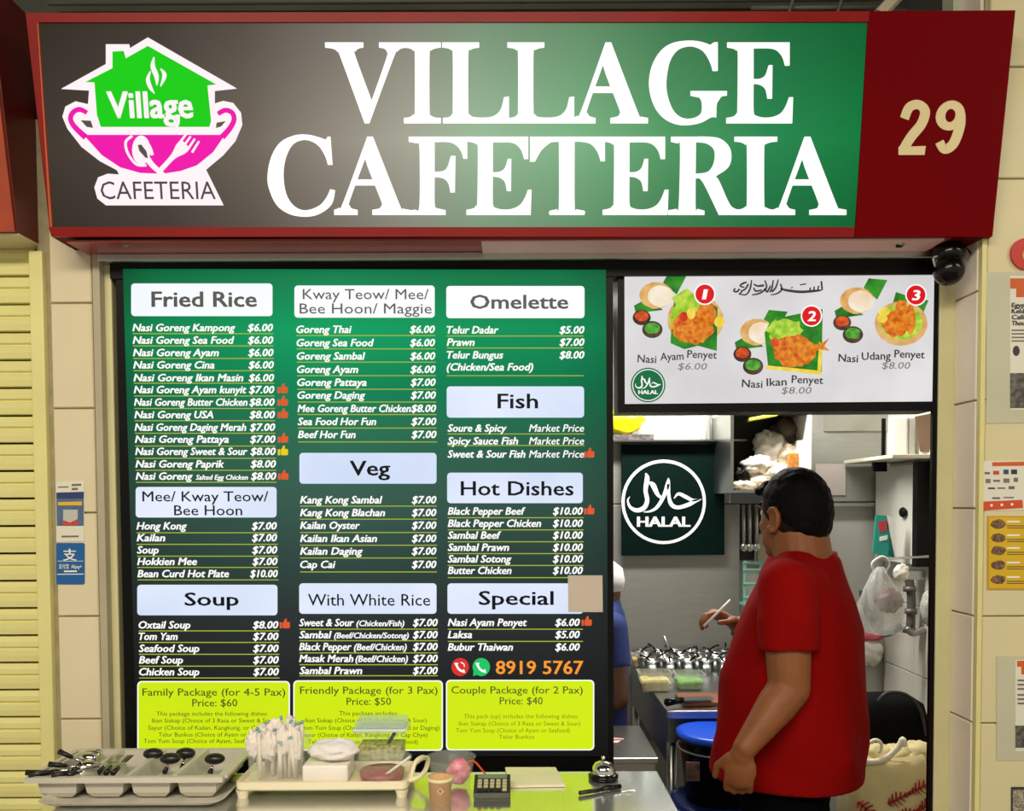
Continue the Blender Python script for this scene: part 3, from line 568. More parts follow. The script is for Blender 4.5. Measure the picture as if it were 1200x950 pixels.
def pic(cx, cy, layers):
    """one printed dish picture: (part name, outlines, material) from the back layer to the front"""
    root = None
    for i, (n, polys, mt) in enumerate(layers):
        o = flat(n, polys, RP, mt, root if root is not None else rb, 0.0042 + i * 0.0003, 0.0003)
        if root is None: root = o
def side(dx, dy, s=1.0):
    X = lambda x: dx + x * s
    Y = lambda y: dy + y * s
    return [('rice_leaf', [[(X(32), Y(6)), (X(38), Y(-5)), (X(60), Y(-3)), (X(48), Y(20))], [(X(-2), Y(33)), (X(14), Y(24)), (X(32), Y(38)), (X(0), Y(42))]], leaf_m), ('rice_basket', [ell(X(24), Y(21), 20 * s, 15.5 * s, 28, 0.03, 1)], plate_m), ('rice_dome', [ell(X(29), Y(22), 15 * s, 12.5 * s, 28, 0.03, 2)], rice_m),
            ('dip_bowl', [ell(X(7), Y(47), 10.6 * s, 9 * s), ell(X(19.5), Y(61), 12 * s, 10 * s)], bowl_m), ('red_dip', [ell(X(7), Y(45.5), 8 * s, 6 * s, 20, 0.05, 3)], chi_m), ('green_dip', [ell(X(19.5), Y(59.5), 9 * s, 6.5 * s, 20, 0.05, 4)], grs_m)]
pic(0, 0, side(745, 325) + [('dish_plate', [ell(815, 375, 33, 30)], plate_m), ('dish_leaf', [[(786, 396), (790, 352), (828, 352), (841, 360), (840, 411), (818, 405), (802, 409), (786, 402)]], leaf_m), ('lettuce', [ell(808, 358, 20, 17, 26, 0.2, 5), ell(797, 372, 11, 18, 22, 0.15, 6)], let_m), ('fried_chicken', [ell(812, 384, 25, 19, 36, 0.1, 7), ell(828, 369, 12, 14, 24, 0.08, 8)], fry_m), ('garnish', [ell(801, 371, 5, 6)], tom_m), ('lemon', [ell(843, 377, 6, 6.4)], yel_m), ('cucumber', [ell(810, 367, 5, 7)], yel_m)])
pic(0, 0, side(863, 368) + [('dish_leaf', [[(896, 390), (904, 374), (964, 362), (963, 436), (900, 428)]], leaf_m), ('dish_rim', [[(899, 428), (958, 434), (960, 400), (964, 405), (962, 439), (897, 432)]], yel_m), ('lettuce', [ell(920, 387, 22, 14, 26, 0.2, 9)], let_m), ('fried_fish', [ell(931, 411, 25, 19, 36, 0.1, 10), [(948, 404), (963, 402), (972, 396), (966, 405), (972, 411), (960, 409), (950, 416)]], fry_m), ('garnish', [ell(908, 401, 5, 5)], tom_m)])
pic(0, 0, side(980, 331) + [('dish_leaf', [[(1046, 356), (1050, 342), (1062, 346), (1088, 352), (1078, 376), (1050, 372)]], leaf_m), ('dish_plate', [ell(1056, 379, 31, 26)], plate_m), ('dish_inner', [ell(1056, 377, 25, 21)], let_m), ('fried_prawn', [ell(1049, 379, 16, 16, 30, 0.1, 11), ell(1056, 372, 9, 21, 28, 0.08, 12), ell(1067, 374, 6, 18, 24, 0.06, 13)], fry_m), ('cucumber', [ell(1036, 365, 7, 5), ell(1034, 373, 6, 5)], yel_m)])
for n, cx, cy in (('1', 826, 344.5), ('2', 951, 370), ('3', 1073.5, 345.5)):
    a = flat('number_disc', [ell(cx, cy, 12.6, 12.8, 28)], RP, pw, rb, 0.0072, 0.0003); flat('disc_fill', [ell(cx, cy, 11, 11.2, 28)], RP, rdot, a, 0.0076, 0.0003)
    text(n, cx - (3.5 if n == '1' else 4.8), cx + (3.5 if n == '1' else 5), cy + 6, 12, RP, pw, a, 0.0082, 0.1, 0.03)
G1 = lambda x: 720 + x / 6.13
G2 = lambda x: 850 + x / 4.8
pgrey = M('print_grey', (120, 118, 124), 0.5)
for w, a, b, y, r in (('Nasi', G1(165), G1(300), 424.3, 3), ('Ayam', G1(330), G1(497), 422.3, -2), ('Penyet', G1(522), G1(735), 419, 2), ('Nasi', G2(92), G2(208), 453.3, 3), ('Ikan', G2(232), G2(345), 452.2, -2), ('Penyet', G2(372), G2(550), 448.5, 2), ('Nasi', G2(635), G2(745), 423.4, 3), ('Udang', G2(767), G2(930), 421.8, -1.5), ('Penyet', G2(950), G2(1120), 418.6, 2)):
    text(w, a, b, y, 9.5, RP, pk, rb, 0.0052, 0, 0.012, rot=r)
for s, a, b, y in (('$6.00', G1(455), G1(665), 433), ('$8.00', G2(315), G2(485), 461.2), ('$8.00', G2(880), G2(1040), 432)): text(s, a, b, y, 8.3, RP, pgrey, rb, 0.0052, 0.15, 0.0)
cal = []
K = lambda x, y, w: (850 + x / 4.8, 320 + y / 4.8, w / 4.8)
for st in ([(540, 45, 6), (545, 95, 6)], [(540, 96, 5), (500, 100, 8), (420, 105, 9), (340, 95, 8), (310, 85, 4)], [(525, 70, 5), (520, 97, 5)], [(500, 75, 5), (498, 100, 5)], [(478, 80, 5), (476, 100, 5)], [(310, 60, 5), (318, 92, 6), (290, 115, 5), (255, 122, 3)], [(298, 35, 4), (284, 80, 6), (262, 105, 6)], [(270, 38, 4), (262, 85, 6), (250, 108, 5)], [(255, 70, 5), (235, 105, 7), (222, 85, 5)], [(222, 40, 4), (232, 80, 6), (195, 112, 6), (150, 122, 4)], [(218, 68, 8), (180, 72, 6), (160, 60, 5)], [(205, 95, 5), (170, 100, 6), (160, 80, 4)], [(148, 38, 4), (140, 85, 6), (118, 120, 5), (82, 118, 4)], [(130, 60, 6), (112, 90, 6), (88, 100, 5)], [(120, 50, 5), (98, 58, 7), (82, 72, 5), (108, 80, 5)], [(80, 88, 7), (66, 104, 6), (48, 100, 6), (56, 84, 5)], [(95, 102, 5), (76, 120, 5)], [(455, 60, 4), (420, 66, 4)], [(380, 78, 3), (368, 84, 3)]):
    cal += ribbon([K(p[0], p[1], p[2] * 1.7) for p in st], 3)
flat('calligraphy', cal, RP, pk, rb, 0.0044, 0.0003)
HAL = [[(192, 348, 4), (200, 372, 22), (192, 430, 20), (200, 480, 20), (185, 515, 22), (150, 528, 20), (118, 512, 14), (106, 480, 8), (116, 462, 3)], [(205, 390, 3), (228, 405, 24), (250, 450, 18), (272, 470, 10)], [(303, 372, 4), (300, 400, 20), (282, 455, 18), (250, 510, 16), (215, 532, 10), (182, 536, 3)], [(303, 400, 16), (305, 460, 16), (318, 500, 20), (350, 514, 18), (400, 500, 20), (430, 484, 18), (462, 474, 4)], [(330, 470, 4), (352, 448, 14), (385, 462, 18), (420, 478, 14), (458, 474, 4)]]
def halal(pl, fx, fy, sc, mat, parent, off, th):
    q = []
    for st in HAL: q += ribbon([(fx(x), fy(y), w * sc) for x, y, w in st], 5)
    flat('arabic_lettering', q, pl, mat, parent, off, th)
def ring(cx, cy, r, w, n=48):
    return [[(cx + a * math.cos(2 * math.pi * k / n), cy + a * math.sin(2 * math.pi * k / n)) for a, k in ((r, k), (r, k + 1), (r - w, k + 1), (r - w, k))] for k in range(n)]
hb = flat('halal_badge', [ell(759.5, 451, 20.3, 20.3, 36)], RP, M('print_halal_green', (10, 110, 66), 0.5, var=0.02, emit=0.9), rb, 0.0044, 0.0003)
flat('badge_ring', ring(759.5, 451, 18.6, 1.0), RP, pw, hb, 0.0048, 0.0003)
halal(RP, lambda x: 744.5 + (x - 105) * 0.0845, lambda y: 440 + (y - 348) * 0.08, 0.082, pw, hb, 0.0048, 0.0003)
text('HALAL', 748, 771, 461.5, 4.6, RP, pw, hb, 0.0054, 0, 0.04)
# ------------------------------------------------------------------ stickers and posters on the columns
LP = Plane((0, -0.0305, 0))
blue = M('sticker_blue', (16, 92, 160), 0.35); paper = M('paper', (226, 222, 206), 0.6, var=0.03)
def card(name, q, pl, mat, label, cat, th=0.001, off=0.0):
    c = [pl.at(x, y, off) for x, y in q]
    loc = sum(c, Vector()) / len(c); loc.z = min(p.z for p in c)
    t = thing(name, loc, label, cat)
    flat('sheet', [q], pl, mat, t, off, th); return t
inkw = M('sticker_white', (240, 240, 236), 0.5, var=0.0); inkd = M('sticker_dark', (50, 50, 56), 0.5, var=0.0)
st = card('payment_sticker', [(65.5, 564), (98.5, 563), (98.5, 634), (66, 635)], LP, paper, 'pale payment sticker with a small picture on the left column', 'sticker')
flat('picture_band', [[(66, 577), (98, 576), (98, 616), (66.5, 616)]], LP, M('sticker_slate', (76, 104, 136), 0.4, var=0.2, scale=60), st, 0.001, 0.0004)
flat('picture_top', [[(66, 577), (98, 576), (98, 584), (66, 584)]], LP, M('sticker_navy', (36, 56, 110), 0.4), st, 0.0014, 0.0004)
flat('picture_stripe', [[(68, 588), (96, 587.5), (96, 592), (68, 592)]], LP, M('sticker_gold', (232, 176, 60), 0.4), st, 0.0014, 0.0004)
flat('picture_card', [[(74, 597), (91, 597), (91, 612), (74, 612)]], LP, M('sticker_grey', (190, 190, 184), 0.4), st, 0.0014, 0.0004)
flat('picture_ribbon', [[(73, 609), (82, 612), (91, 608), (91, 615), (74, 615)]], LP, M('sticker_red', (204, 60, 40), 0.4, var=0.3, scale=80), st, 0.0018, 0.0004)
flat('print_lines', [[(68, 570), (80, 569.6), (80, 571), (68, 571.4)], [(84, 567), (95, 566.6), (95, 569), (84, 569.4)], [(84, 571.5), (91, 571.3), (91, 574), (84, 574.2)], [(72, 627.5), (92, 627.2), (92, 629.2), (72, 629.5)]], LP, M('print_grey_line', (110, 106, 100), 0.6), st, 0.0012, 0.0004)
st = card('payment_sign', rrect(66, 636, 99, 684.5, 2, 3), LP, blue, 'blue payment sticker with a white character on the left column', 'sticker', 0.0014)
text('支', 74, 90, 655.5, 11, LP, inkw, st, 0.002, 0, 0.02); text('支付宝  Alipay+', 69, 96, 665.8, 4.6, LP, inkw, st, 0.002, 0, 0.015); flat('print_lines', [[(75, 668.4), (90, 668.2), (90, 670), (75, 670.2)]], LP, inkw, st, 0.0014, 0.0004)
flat('rule_line', [[(67, 672.2), (98, 672), (98, 673), (67, 673.2)], [(67.5, 657), (97.5, 657), (97.5, 657.5), (67.5, 657.5)]], LP, inkw, st, 0.0014, 0.0004)
WP = Plane((0, -0.1105, 0))
gsheet = M('grey_sheet', (196, 194, 170), 0.5, var=0.04); wsheet = M('white_sheet', (226, 224, 212), 0.55, var=0.03); org = M('poster_orange', (206, 92, 30), 0.5)
po = card('notice_poster', [(1156, 319), (1300, 317), (1300, 494), (1156, 496)], WP, gsheet, 'grey notice with article and orange mark high on right pillar', 'poster')
flat('page', [[(1183.5, 323), (1296, 323), (1296, 480), (1184, 480)]], WP, wsheet, po, 0.001, 0.0005)
flat('orange_mark', [[(1184, 326), (1240, 326), (1240, 348), (1191, 348), (1191, 338), (1184, 338)]], WP, org, po, 0.0015, 0.0005)
for s, y in (('Egypt', 360), ('Kelda', 367), ('Calle', 374), ('Thoug', 381)): text(s, 1185.5, 1204, y, 5.6, WP, inkd, po, 0.0022, 0, 0.02)
flat('print_lines', [[(1185.5, y), (1250, y), (1250, y + 1.6), (1185.5, y + 1.6)] for y in (386, 390.2, 394.4, 398.6)], WP, M('print_grey_line', (110, 106, 100), 0.6), po, 0.0016, 0.0004)
flat('photo', [[(1184, 437), (1270, 437), (1270, 478), (1184, 478)]], WP, M('poster_photo', (40, 38, 38), 0.5, col2=(120, 116, 108), scale=90), po, 0.0015, 0.0005)
flat('portrait', [ell(1191, 411, 4, 6)], WP, inkd, po, 0.0015, 0.0005)
al = card('round_red_sign', ell(1203, 297, 18, 18.5, 28), WP, M('sign_red', (196, 28, 22), 0.4), 'round red sign cut off at right edge above the notice', 'sign', 0.006)
flat('emblem', [ell(1206, 299, 8, 8, 20)], WP, M('sign_yellow', (206, 160, 60), 0.4), al, 0.006, 0.001)
cs = card('card_logo_sticker', [(1152.5, 540), (1240, 539), (1240, 597), (1152, 598)], WP, wsheet, 'pale sticker with card logos between orange bars on right pillar', 'sticker')
flat('orange_bar', [[(1163, 541.5), (1240, 540), (1240, 545), (1163, 546)]], WP, org, cs, 0.001, 0.0005); flat('orange_bar', [[(1152, 587.5), (1198, 585.5), (1199, 595), (1152, 598)]], WP, M('poster_red_orange', (212, 78, 34), 0.5), cs, 0.001, 0.0006)
for x, y, w, h, c in ((1154, 553, 6, 2.5, (90, 100, 120)), (1164, 551.5, 7, 4.5, (200, 70, 40)), (1176, 550, 6, 5.5, (50, 70, 120)), (1185, 550, 7, 5.5, (40, 50, 80)), (1155, 561, 6, 5, (120, 120, 110)), (1164, 562, 8, 2.5, (110, 110, 110)), (1176, 560.5, 7, 5, (120, 116, 100)), (1188, 559.5, 5, 5, (110, 110, 120)), (1158, 571, 8, 2, (60, 60, 60)), (1169, 571, 9, 1.6, (90, 90, 90)), (1182, 569.5, 7, 3.5, (100, 100, 100)), (1163, 582.5, 9, 2, (90, 90, 90)), (1176, 582, 12, 1.6, (110, 110, 110))):
    flat('card_logo', [[(x, y), (x + w, y), (x + w, y + h), (x, y + h)]], WP, M('logo_%d_%d_%d' % c, c, 0.5), cs, 0.001, 0.0004)
for k in range(3): flat('white_spot', [ell(1162 + k * 12, 592 - k * 0.6, 1.6, 1.6, 10)], WP, inkw, cs, 0.0018, 0.0004)
yp = card('food_poster', [(1157, 604.5), (1300, 604.5), (1300, 691), (1157, 691)], WP, M('poster_frame', (196, 150, 30), 0.5), 'yellow poster with five dark food pictures on right pillar', 'poster')
flat('ground', [[(1159, 606), (1298, 606), (1298, 689), (1159, 689)]], WP, M('poster_yellow', (216, 178, 26), 0.45), yp, 0.001, 0.0004)
for k, y in enumerate((614, 630, 645, 662, 679)):
    f = flat('food_picture', [ell(1170, y, 8.5, 5.5, 18, 0.12, k)], WP, M('poster_food', (62, 40, 30), 0.5, col2=(150, 110, 80), scale=150), yp, 0.0014, 0.0004)
    flat('print_lines', [[(1180, y - 4), (1195, y - 4), (1195, y - 2), (1180, y - 2)]], WP, inkw, yp, 0.0014, 0.0004); flat('print_lines', [[(1180, y + 1.5), (1205, y + 1.5), (1205, y + 2.4), (1180, y + 2.4)], [(1180, y + 4), (1200, y + 4), (1200, y + 4.8), (1180, y + 4.8)]], WP, inkd, yp, 0.0014, 0.0004)
np_ = card('lower_notice', [(1168, 769), (1300, 768), (1300, 891), (1168, 891)], WP, gsheet, 'grey sheet with an orange mark low on the right pillar', 'poster')
flat('page', [[(1190, 773), (1296, 773), (1296, 880), (1190, 880)]], WP, wsheet, np_, 0.001, 0.0004)
flat('orange_mark', [[(1192, 774), (1230, 774), (1230, 790), (1197, 790), (1197, 781), (1192, 781)]], WP, org, np_, 0.0014, 0.0004)
flat('print_lines', [[(1192.5, y), (1250, y), (1250, y + 2), (1192.5, y + 2)] for y in (796, 801, 806, 813, 818, 823)], WP, M('print_grey_line', (110, 106, 100), 0.6), np_, 0.0016, 0.0004)
flat('photo', [[(1190, 850), (1270, 850), (1270, 876), (1190, 876)]], WP, M('poster_photo', (40, 38, 38)), np_, 0.0014, 0.0004)
bx = card('framed_notice', [(1185, 922), (1300, 922), (1300, 1010), (1185, 1010)], WP, inkd, 'black framed printed notice at the bottom right corner', 'poster')
flat('page', [[(1187, 925), (1298, 925), (1298, 1008), (1187, 1008)]], WP, M('poster_pattern', (60, 56, 50), 0.5, col2=(196, 190, 170), scale=260), bx, 0.001, 0.0004)
# ------------------------------------------------------------------ security camera, latches, ceiling pipes
cp = P(1112, 300, -0.075); ds = 1.925 / 1000
sc_ = thing('security_camera', (cp.x, cp.y, b0.z - 0.012), 'black dome security camera hanging under the red sign', 'camera')
gloss = M('gloss_black', (8, 8, 9), 0.2, var=0.1, spec=0.3)
MB().lathe((cp.x, cp.y, b0.z - 0.03), [(0.024, 0.029), (0.03, 0.02), (0.034, 0.006), (0.033, -0.008), (0.026, -0.014)], 24).build('mount', gloss, sc_, True)
MB().ball(P(1112, 317, -0.085), 17 * ds, 24, 16).build('dome', gloss, sc_, True)
MB().tube(smooth_pts([tuple(P(x, y, -0.085)) for x, y in ((1102, 300), (1094, 302), (1096, 312), (1102, 318))], 5), 0.0022, 6).build('ring', M('grey_plastic', (150, 150, 150), 0.4), sc_)
MB().tube(smooth_pts([tuple(P(x, y, -0.07)) for x, y in ((1124, 290), (1140, 285), (1150, 288), (1147, 296), (1140, 299), (1134, 292), (1128, 288))], 5), 0.0018, 6).build('cable', gloss, sc_)
for x, lab in ((142, 'small steel latch under the left end of the red sign'), (1046, 'small steel latch under the right end of the red sign')):
    q = P(x, 284, -0.09)
    t = thing('latch', (q.x, q.y, q.z - 0.01), lab, 'latch')
    MB().box(q + Vector((0.008, 0, 0.004)), (0.026, 0.02, 0.007)).build('plate', alu, t, bevel=0.001)
    MB().tube([q + Vector((-0.012, -0.005, 0.004)), q + Vector((0.004, -0.012, -0.004)), q + Vector((0.02, -0.01, -0.008))], 0.003, 8).build('hook', alu, t, True)
    MB().box(q + Vector((0.014, -0.004, -0.008)), (0.012, 0.012, 0.006)).build('catch', black_m if x > 600 else alu, t)
for i, (xa_, xb_, y, z, rr, lab) in enumerate(((P(880, 8, 0.22).x, P(1062, 8, 0.22).x, 0.22, P(970, 9, 0.22).z, 0.006, 'thin dark pipe just above the sign'), (-1.2, 1.0, 0.27, P(600, 0, 0.27).z, 0.008, 'long dark pipe at the very top edge'))):
    tag(MB().tube([(xa_, y, z), (xb_, y, z)], rr, 10).build('ceiling_pipe', M('dark_pipe', (96, 98, 88), 0.5), smooth=True), lab, 'pipe')
for x, lab in ((924, 'left thin strut above the sign'), (981, 'right thin strut above the sign')): tag(MB().tube([P(x, 16, 0.2), P(x + 9, -12, 0.2)], 0.004, 6).build('ceiling_strut', M('dark_pipe', (96, 98, 88))), lab, 'strut')
tag(MB().tube([P(1030, 18, 0.1), P(1075, -30, 0.1)], 0.016, 8).build('brace', M('cream_brace', (206, 190, 168), 0.5)), 'cream diagonal brace above the sign near the pillar', 'brace')
tag(MB().bb(P(1112, 8, 0.0).x, xr - 0.004, -0.02, 0.03, 2.57, 3.19).build('pillar_strip', M('grey_strip', (190, 194, 176), 0.5)), 'pale grey strip of pillar showing above the sign', 'pillar')
# ------------------------------------------------------------------ kitchen
KB = 2.018
sp = thing('steel_splashback', (0.75, 2.0, 0), 'grey stainless splashback sheets behind the halal sign', 'splashback')
a, b, c_ = P(560, 520, 2.0), P(866, 590, 2.0), P(866, 520, 2.0)
MB().bb(a.x, b.x, 1.985, KB, b.z + 0.003, a.z).build('sheet', steel_v, sp, bevel=0.002)
MB().bb(a.x, b.x, 1.985, KB, 0.5, b.z - 0.003).build('sheet', steel_v, sp, bevel=0.002)
MB().bb(a.x, b.x + 0.01, 1.90, KB, a.z, a.z + 0.008).build('ledge', steel, sp)
tag(MB().tube([P(824, 486, 2.0), P(825, 518, 2.0)], 0.012, 10).build('conduit', M('white_pvc', (220, 220, 214), 0.4), smooth=True), 'thin white conduit on the wall above the splashback', 'pipe')
tag(MB().tube([P(833, 484, 2.0), P(834, 518, 2.0)], 0.007, 10).build('conduit', M('grey_pvc', (120, 120, 116), 0.4), smooth=True), 'thin grey conduit beside the white one', 'pipe')
wp = thing('steel_wall_panel', (1.5, 2.0, 1.0), 'stainless wall panel behind the man and the white card', 'wall panel')
a, b = P(948, 478, 2.0), P(1040, 587, 2.0)
MB().bb(a.x, b.x, 1.99, KB, b.z, a.z).build('sheet', steel_v, wp)
MB().bb(a.x, b.x, 1.975, KB, b.z - 0.025, b.z - 0.006).build('rail', steel, wp, bevel=0.003)
MB().bb(P(966, 500, 1.98).x, b.x, 1.98, 1.99, P(966, 505, 1.98).z, P(966, 485, 1.98).z).build('upper_lip', alu, wp)
KP = Plane((0, 1.985, 0))
cd = card('wall_card', [(955.5, 543.5), (991, 543.5), (991, 580), (956, 580)], KP, M('mauve_card', (186, 176, 170), 0.6, var=0.03), 'small square card stuck on the steel wall panel', 'card', 0.002)
# wall cupboard
y0, y1 = 1.66, 2.0; cl, cr = P(856, 530, y0).x, P(951, 530, y0).x; ct, cb = P(900, 481, y0).z, P(900, 577, y0).z
cu = thing('wall_cupboard', ((cl + cr) / 2, y1, cb), 'open steel wall cupboard packed with plastic bags', 'cupboard')
MB().bb(cl, cr, y0, y1, cb, cb + 0.012).build('bottom', steel, cu); MB().bb(cl, cr, y0, y1, ct - 0.012, ct).build('top', steel, cu)
MB().bb(cl, cl + 0.014, y0, y1, cb + 0.0125, ct - 0.0125).build('side', steel, cu); MB().bb(cr - 0.018, cr, y0, y1, cb + 0.0125, ct - 0.0125).build('side', M('white_enamel', (226, 226, 220), 0.3), cu)
MB().bb(cl + 0.0145, cr - 0.0185, y1 - 0.02, y1, cb + 0.0125, ct - 0.0125).build('back', M('dark_back', (60, 54, 46), 0.6), cu)
MB().bb(cl, cr - 0.1, y0 - 0.004, y0 + 0.02, cb - 0.045, cb - 0.0005).build('rail', M('dark_steel', (80, 82, 84), 0.3, 0.9), cu)
def lump(name, c, r, mat, label, cat, seed=0, amp=0.35, group=None, base=None, freq=2.6):
    """crumpled bag: a ball pushed in and out by folded noise"""
    mb = MB(); mb.ball(c, r, 28, 18); c = Vector(c)
    for v in mb.bm.verts:
        d = v.co - c; n = noise.noise(Vector((d.x / r[0], d.y / r[1], d.z / r[2])) * freq + Vector((seed * 7.1, seed, 0)))
        n2 = abs(noise.noise(Vector((d.x / r[0], d.y / r[1], d.z / r[2])) * freq * 2.2 + Vector((0, seed * 3.3, 5))))
        v.co = c + d * (1 + amp * n + amp * 0.6 * n2)
    if base is not None:
        for v in mb.bm.verts: v.co.z = max(v.co.z, base)
    return tag(mb.build(name, mat, smooth=True), label, cat, group)
bagw = M('white_bag', (232, 226, 214), 0.35, var=0.08, scale=20, bump=0.6, bscale=40); bagc = M('cream_bag', (214, 200, 172), 0.4, var=0.1, scale=20, bump=0.6, bscale=40)
q = lambda x, y, Y=1.72: P(x, y, Y)
lump('plastic_bag', q(905, 560, 1.78), (0.13, 0.07, 0.075), bagw, 'large white crumpled plastic bag low in the cupboard', 'bag', 1, base=cb + 0.013)
lump('plastic_bag', q(903, 525, 1.80), (0.07, 0.06, 0.07), bagw, 'white knotted plastic bag on top of the pile', 'bag', 2)
lump('plastic_bag', q(925, 536, 1.78), (0.06, 0.06, 0.06), bagc, 'cream plastic bag in the middle of the cupboard pile', 'bag', 3)
lump('plastic_bag', q(921, 507, 1.86), (0.06, 0.06, 0.06), M('brown_bag', (120, 108, 92), 0.5, bump=0.5), 'brown bag behind the white bags at cupboard top', 'bag', 4)
lump('plastic_bag', q(888, 545, 1.74), (0.06, 0.045, 0.04), bagw, 'small white bag at the left of cupboard pile', 'bag', 5)
lump('plastic_bag', q(872, 569, 1.72), (0.05, 0.035, 0.022), bagc, 'pinkish folded bag at the cupboard front left', 'bag', 6, base=cb + 0.013)
lump('dark_pouch', q(868, 557, 1.74), (0.03, 0.03, 0.03), black_m, 'black pouch at the left side of the cupboard', 'pouch', 7)
tag(MB().box(q(929, 540, 1.70), (0.045, 0.03, 0.07)).build('snack_packet', M('amber_packet', (190, 120, 50), 0.4, var=0.4, scale=60), bevel=0.006), 'amber snack packet in front of the white bags', 'packet')
tag(MB().box(q(896, 572, 1.68), (0.04, 0.03, 0.04)).build('snack_packet', M('yellow_packet', (236, 186, 60), 0.4, var=0.2, scale=60), bevel=0.006), 'yellow packet at the front edge of the cupboard', 'packet')
tag(MB().box(q(940, 538, 1.72), (0.05, 0.05, 0.16)).build('paper_box', M('white_box', (222, 226, 230), 0.5), bevel=0.003), 'tall white paper box at the right of cupboard', 'box')
tag(MB().box(q(893, 489, 1.68), (0.12, 0.05, 0.014), Matrix.Rotation(R(-10), 3, 'Y')).build('plastic_cover', M('lime_lid', (206, 206, 70), 0.4), bevel=0.003), 'yellowish plastic lid lying at the top of cupboard', 'lid')
# hanging tools under the cupboard
MB_d = M('gap_shade', (16, 16, 16), 0.7)
MB().bb(P(867, 620, 1.99).x, P(892, 620, 1.99).x, 1.99, 2.015, P(880, 656, 1.99).z, P(880, 590, 1.99).z).build('gap_shade_sheet', MB_d, sp)  # black sheet standing in for the shade of the gap behind the ladles
for i, (x, lab) in enumerate(((871, 'leftmost hanging steel ladle under the cupboard'), (878, 'middle hanging steel ladle under the cupboard'), (886, 'rightmost hanging steel ladle under the cupboard'))):
    t0, t1 = P(x, 591, 1.9), P(x + 1, 636, 1.9)
    t = thing('ladle', t1, lab, 'ladle', 'ladles hanging under the cupboard')
    MB().tube([t0, t1], 0.008, 10).build('handle', alu, t, True); MB().ball(t1 - Vector((0, 0, 0.02)), (0.018, 0.016, 0.02), 12, 8).build('bowl', alu, t, True)
tag(MB().box(P(895, 643, 1.95), (0.075, 0.05, 0.14)).build('container', M('beige_plastic', (176, 166, 142), 0.5), bevel=0.006), 'beige plastic container beside the hanging ladles', 'container')
mint = M('mint_paint', (150, 200, 186), 0.4)
rk = thing('wire_rack', P(888, 705, 1.9), 'mint green wire rack behind the man', 'rack')
for x in (873, 891, 907): MB().tube([P(x, 658, 1.93), P(x, 706, 1.93)], 0.009, 8).build('upright', mint, rk)
for yy in (659, 668, 684, 700): MB().tube([P(871, yy, 1.925), P(909, yy, 1.925)], 0.008, 8).build('bar', mint, rk)
MB().bb(P(872, 700, 1.9).x, P(909, 700, 1.9).x, 1.82, KB - 0.03, P(888, 707, 1.9).z - 0.01, P(888, 707, 1.9).z).build('base', mint, rk)
# top left: yellow bag over a dark carton
led = P(700, 520, 2.0).z + 0.008
x0 = P(722, 515, 1.95).x
cn = tag(MB().bb(x0 - 0.06, P(765, 515, 1.94).x, 1.905, 1.985, led, led + 0.028).build('dark_carton', M('dark_print_box', (40, 32, 44), 0.5, col2=(120, 110, 110), scale=60)), 'dark printed carton on the splashback ledge', 'carton')
lump('yellow_bag', (P(732, 500, 1.945).x, 1.945, led + 0.095), (0.085, 0.035, 0.062), M('yellow_plastic', (236, 232, 20), 0.3, bump=0.5, bscale=30), 'bright yellow plastic bag on the splashback ledge', 'bag', 9, 0.2, base=led + 0.029)
# halal board
HP = Plane((0, 1.965, 0))
hx = lambda x: 710 + x / 4.13
hy = lambda y: 470 + y / 4.13
hs = card('halal_sign', [(728.3, 520.5), (849, 520), (849, 650), (728.3, 651)], HP, M('dark_green_board', (4, 24, 21), 0.5, var=0.1, spec=0.08), 'dark green square sign with a white circle and Arabic word', 'sign', 0.012)
wsign = M('white_vinyl', (240, 246, 246), 0.4, var=0.0)
flat('circle', ring(hx(280), hy(487), 49.5, 3.6), HP, wsign, hs, 0.0125, 0.001)
halal(HP, lambda x: hx(x), lambda y: hy(y), 1 / 4.13, wsign, hs, 0.0125, 0.001)
text('HALAL', hx(150), hx(410), hy(606), 12, HP, wsign, hs, 0.0135, 0, 0.045)
# right wall: shelf, cabinet, router, paper bag
XW = 1.749
def wx(px, X):      # depth Y where the plane X is seen at column px
    return X * F_PX / (px - 600.0) - 2.0
sf0 = PZ(1060, 536, 1.0)
zs = P(1030, 538, 1.7).z
shf = thing('wall_shelf', (XW, 1.72, zs), 'pale wall shelf above the white cabinet on the right', 'shelf')
MB().bb(1.54, XW, 1.46, 1.97, zs - 0.008, zs + 0.008).build('board', M('shelf_white', (206, 202, 184), 0.4), shf, bevel=0.003)
MB().bb(1.60, 1.66, 1.78, 1.80, zs - 0.05, zs - 0.0085).build('bracket', black_m, shf)
cab = thing('wall_cabinet', (XW, 1.7, 1.3), 'white metal cabinet with a black knob on the right wall', 'cabinet')
cz1, cz0 = P(1050, 545, 1.7).z, P(1050, 660, 1.7).z
MB().bb(1.69, XW, 1.60, 1.97, cz0, cz1).build('body', M('cabinet_white', (216, 214, 204), 0.35, var=0.04), cab, bevel=0.004)
MB().bb(1.688, XW, 1.555, 1.597, cz0 - 0.005, cz1 + 0.01).build('door_edge', black_m, cab)
MB().ball((1.680, wx(1058, 1.68), P(1058, 600, 1.7).z), (0.012, 0.03, 0.022), 12, 8).build('knob', black_m, cab, True)
rt = thing('white_router', (1.655, 1.68, zs + 0.008), 'white rounded plastic box standing on the wall shelf', 'box')
a, b = P(1044, 533, 1.66), P(1066, 487, 1.66)
MB().bb(a.x, b.x, 1.66, 1.70, zs + 0.0085, b.z).build('body', M('router_white', (232, 232, 226), 0.35), rt, bevel=0.012)
MB().bb(b.x, b.x + 0.03, 1.665, 1.70, zs + 0.0085, b.z - 0.005).build('back_shell', M('router_grey', (200, 198, 188), 0.4), rt, bevel=0.006)
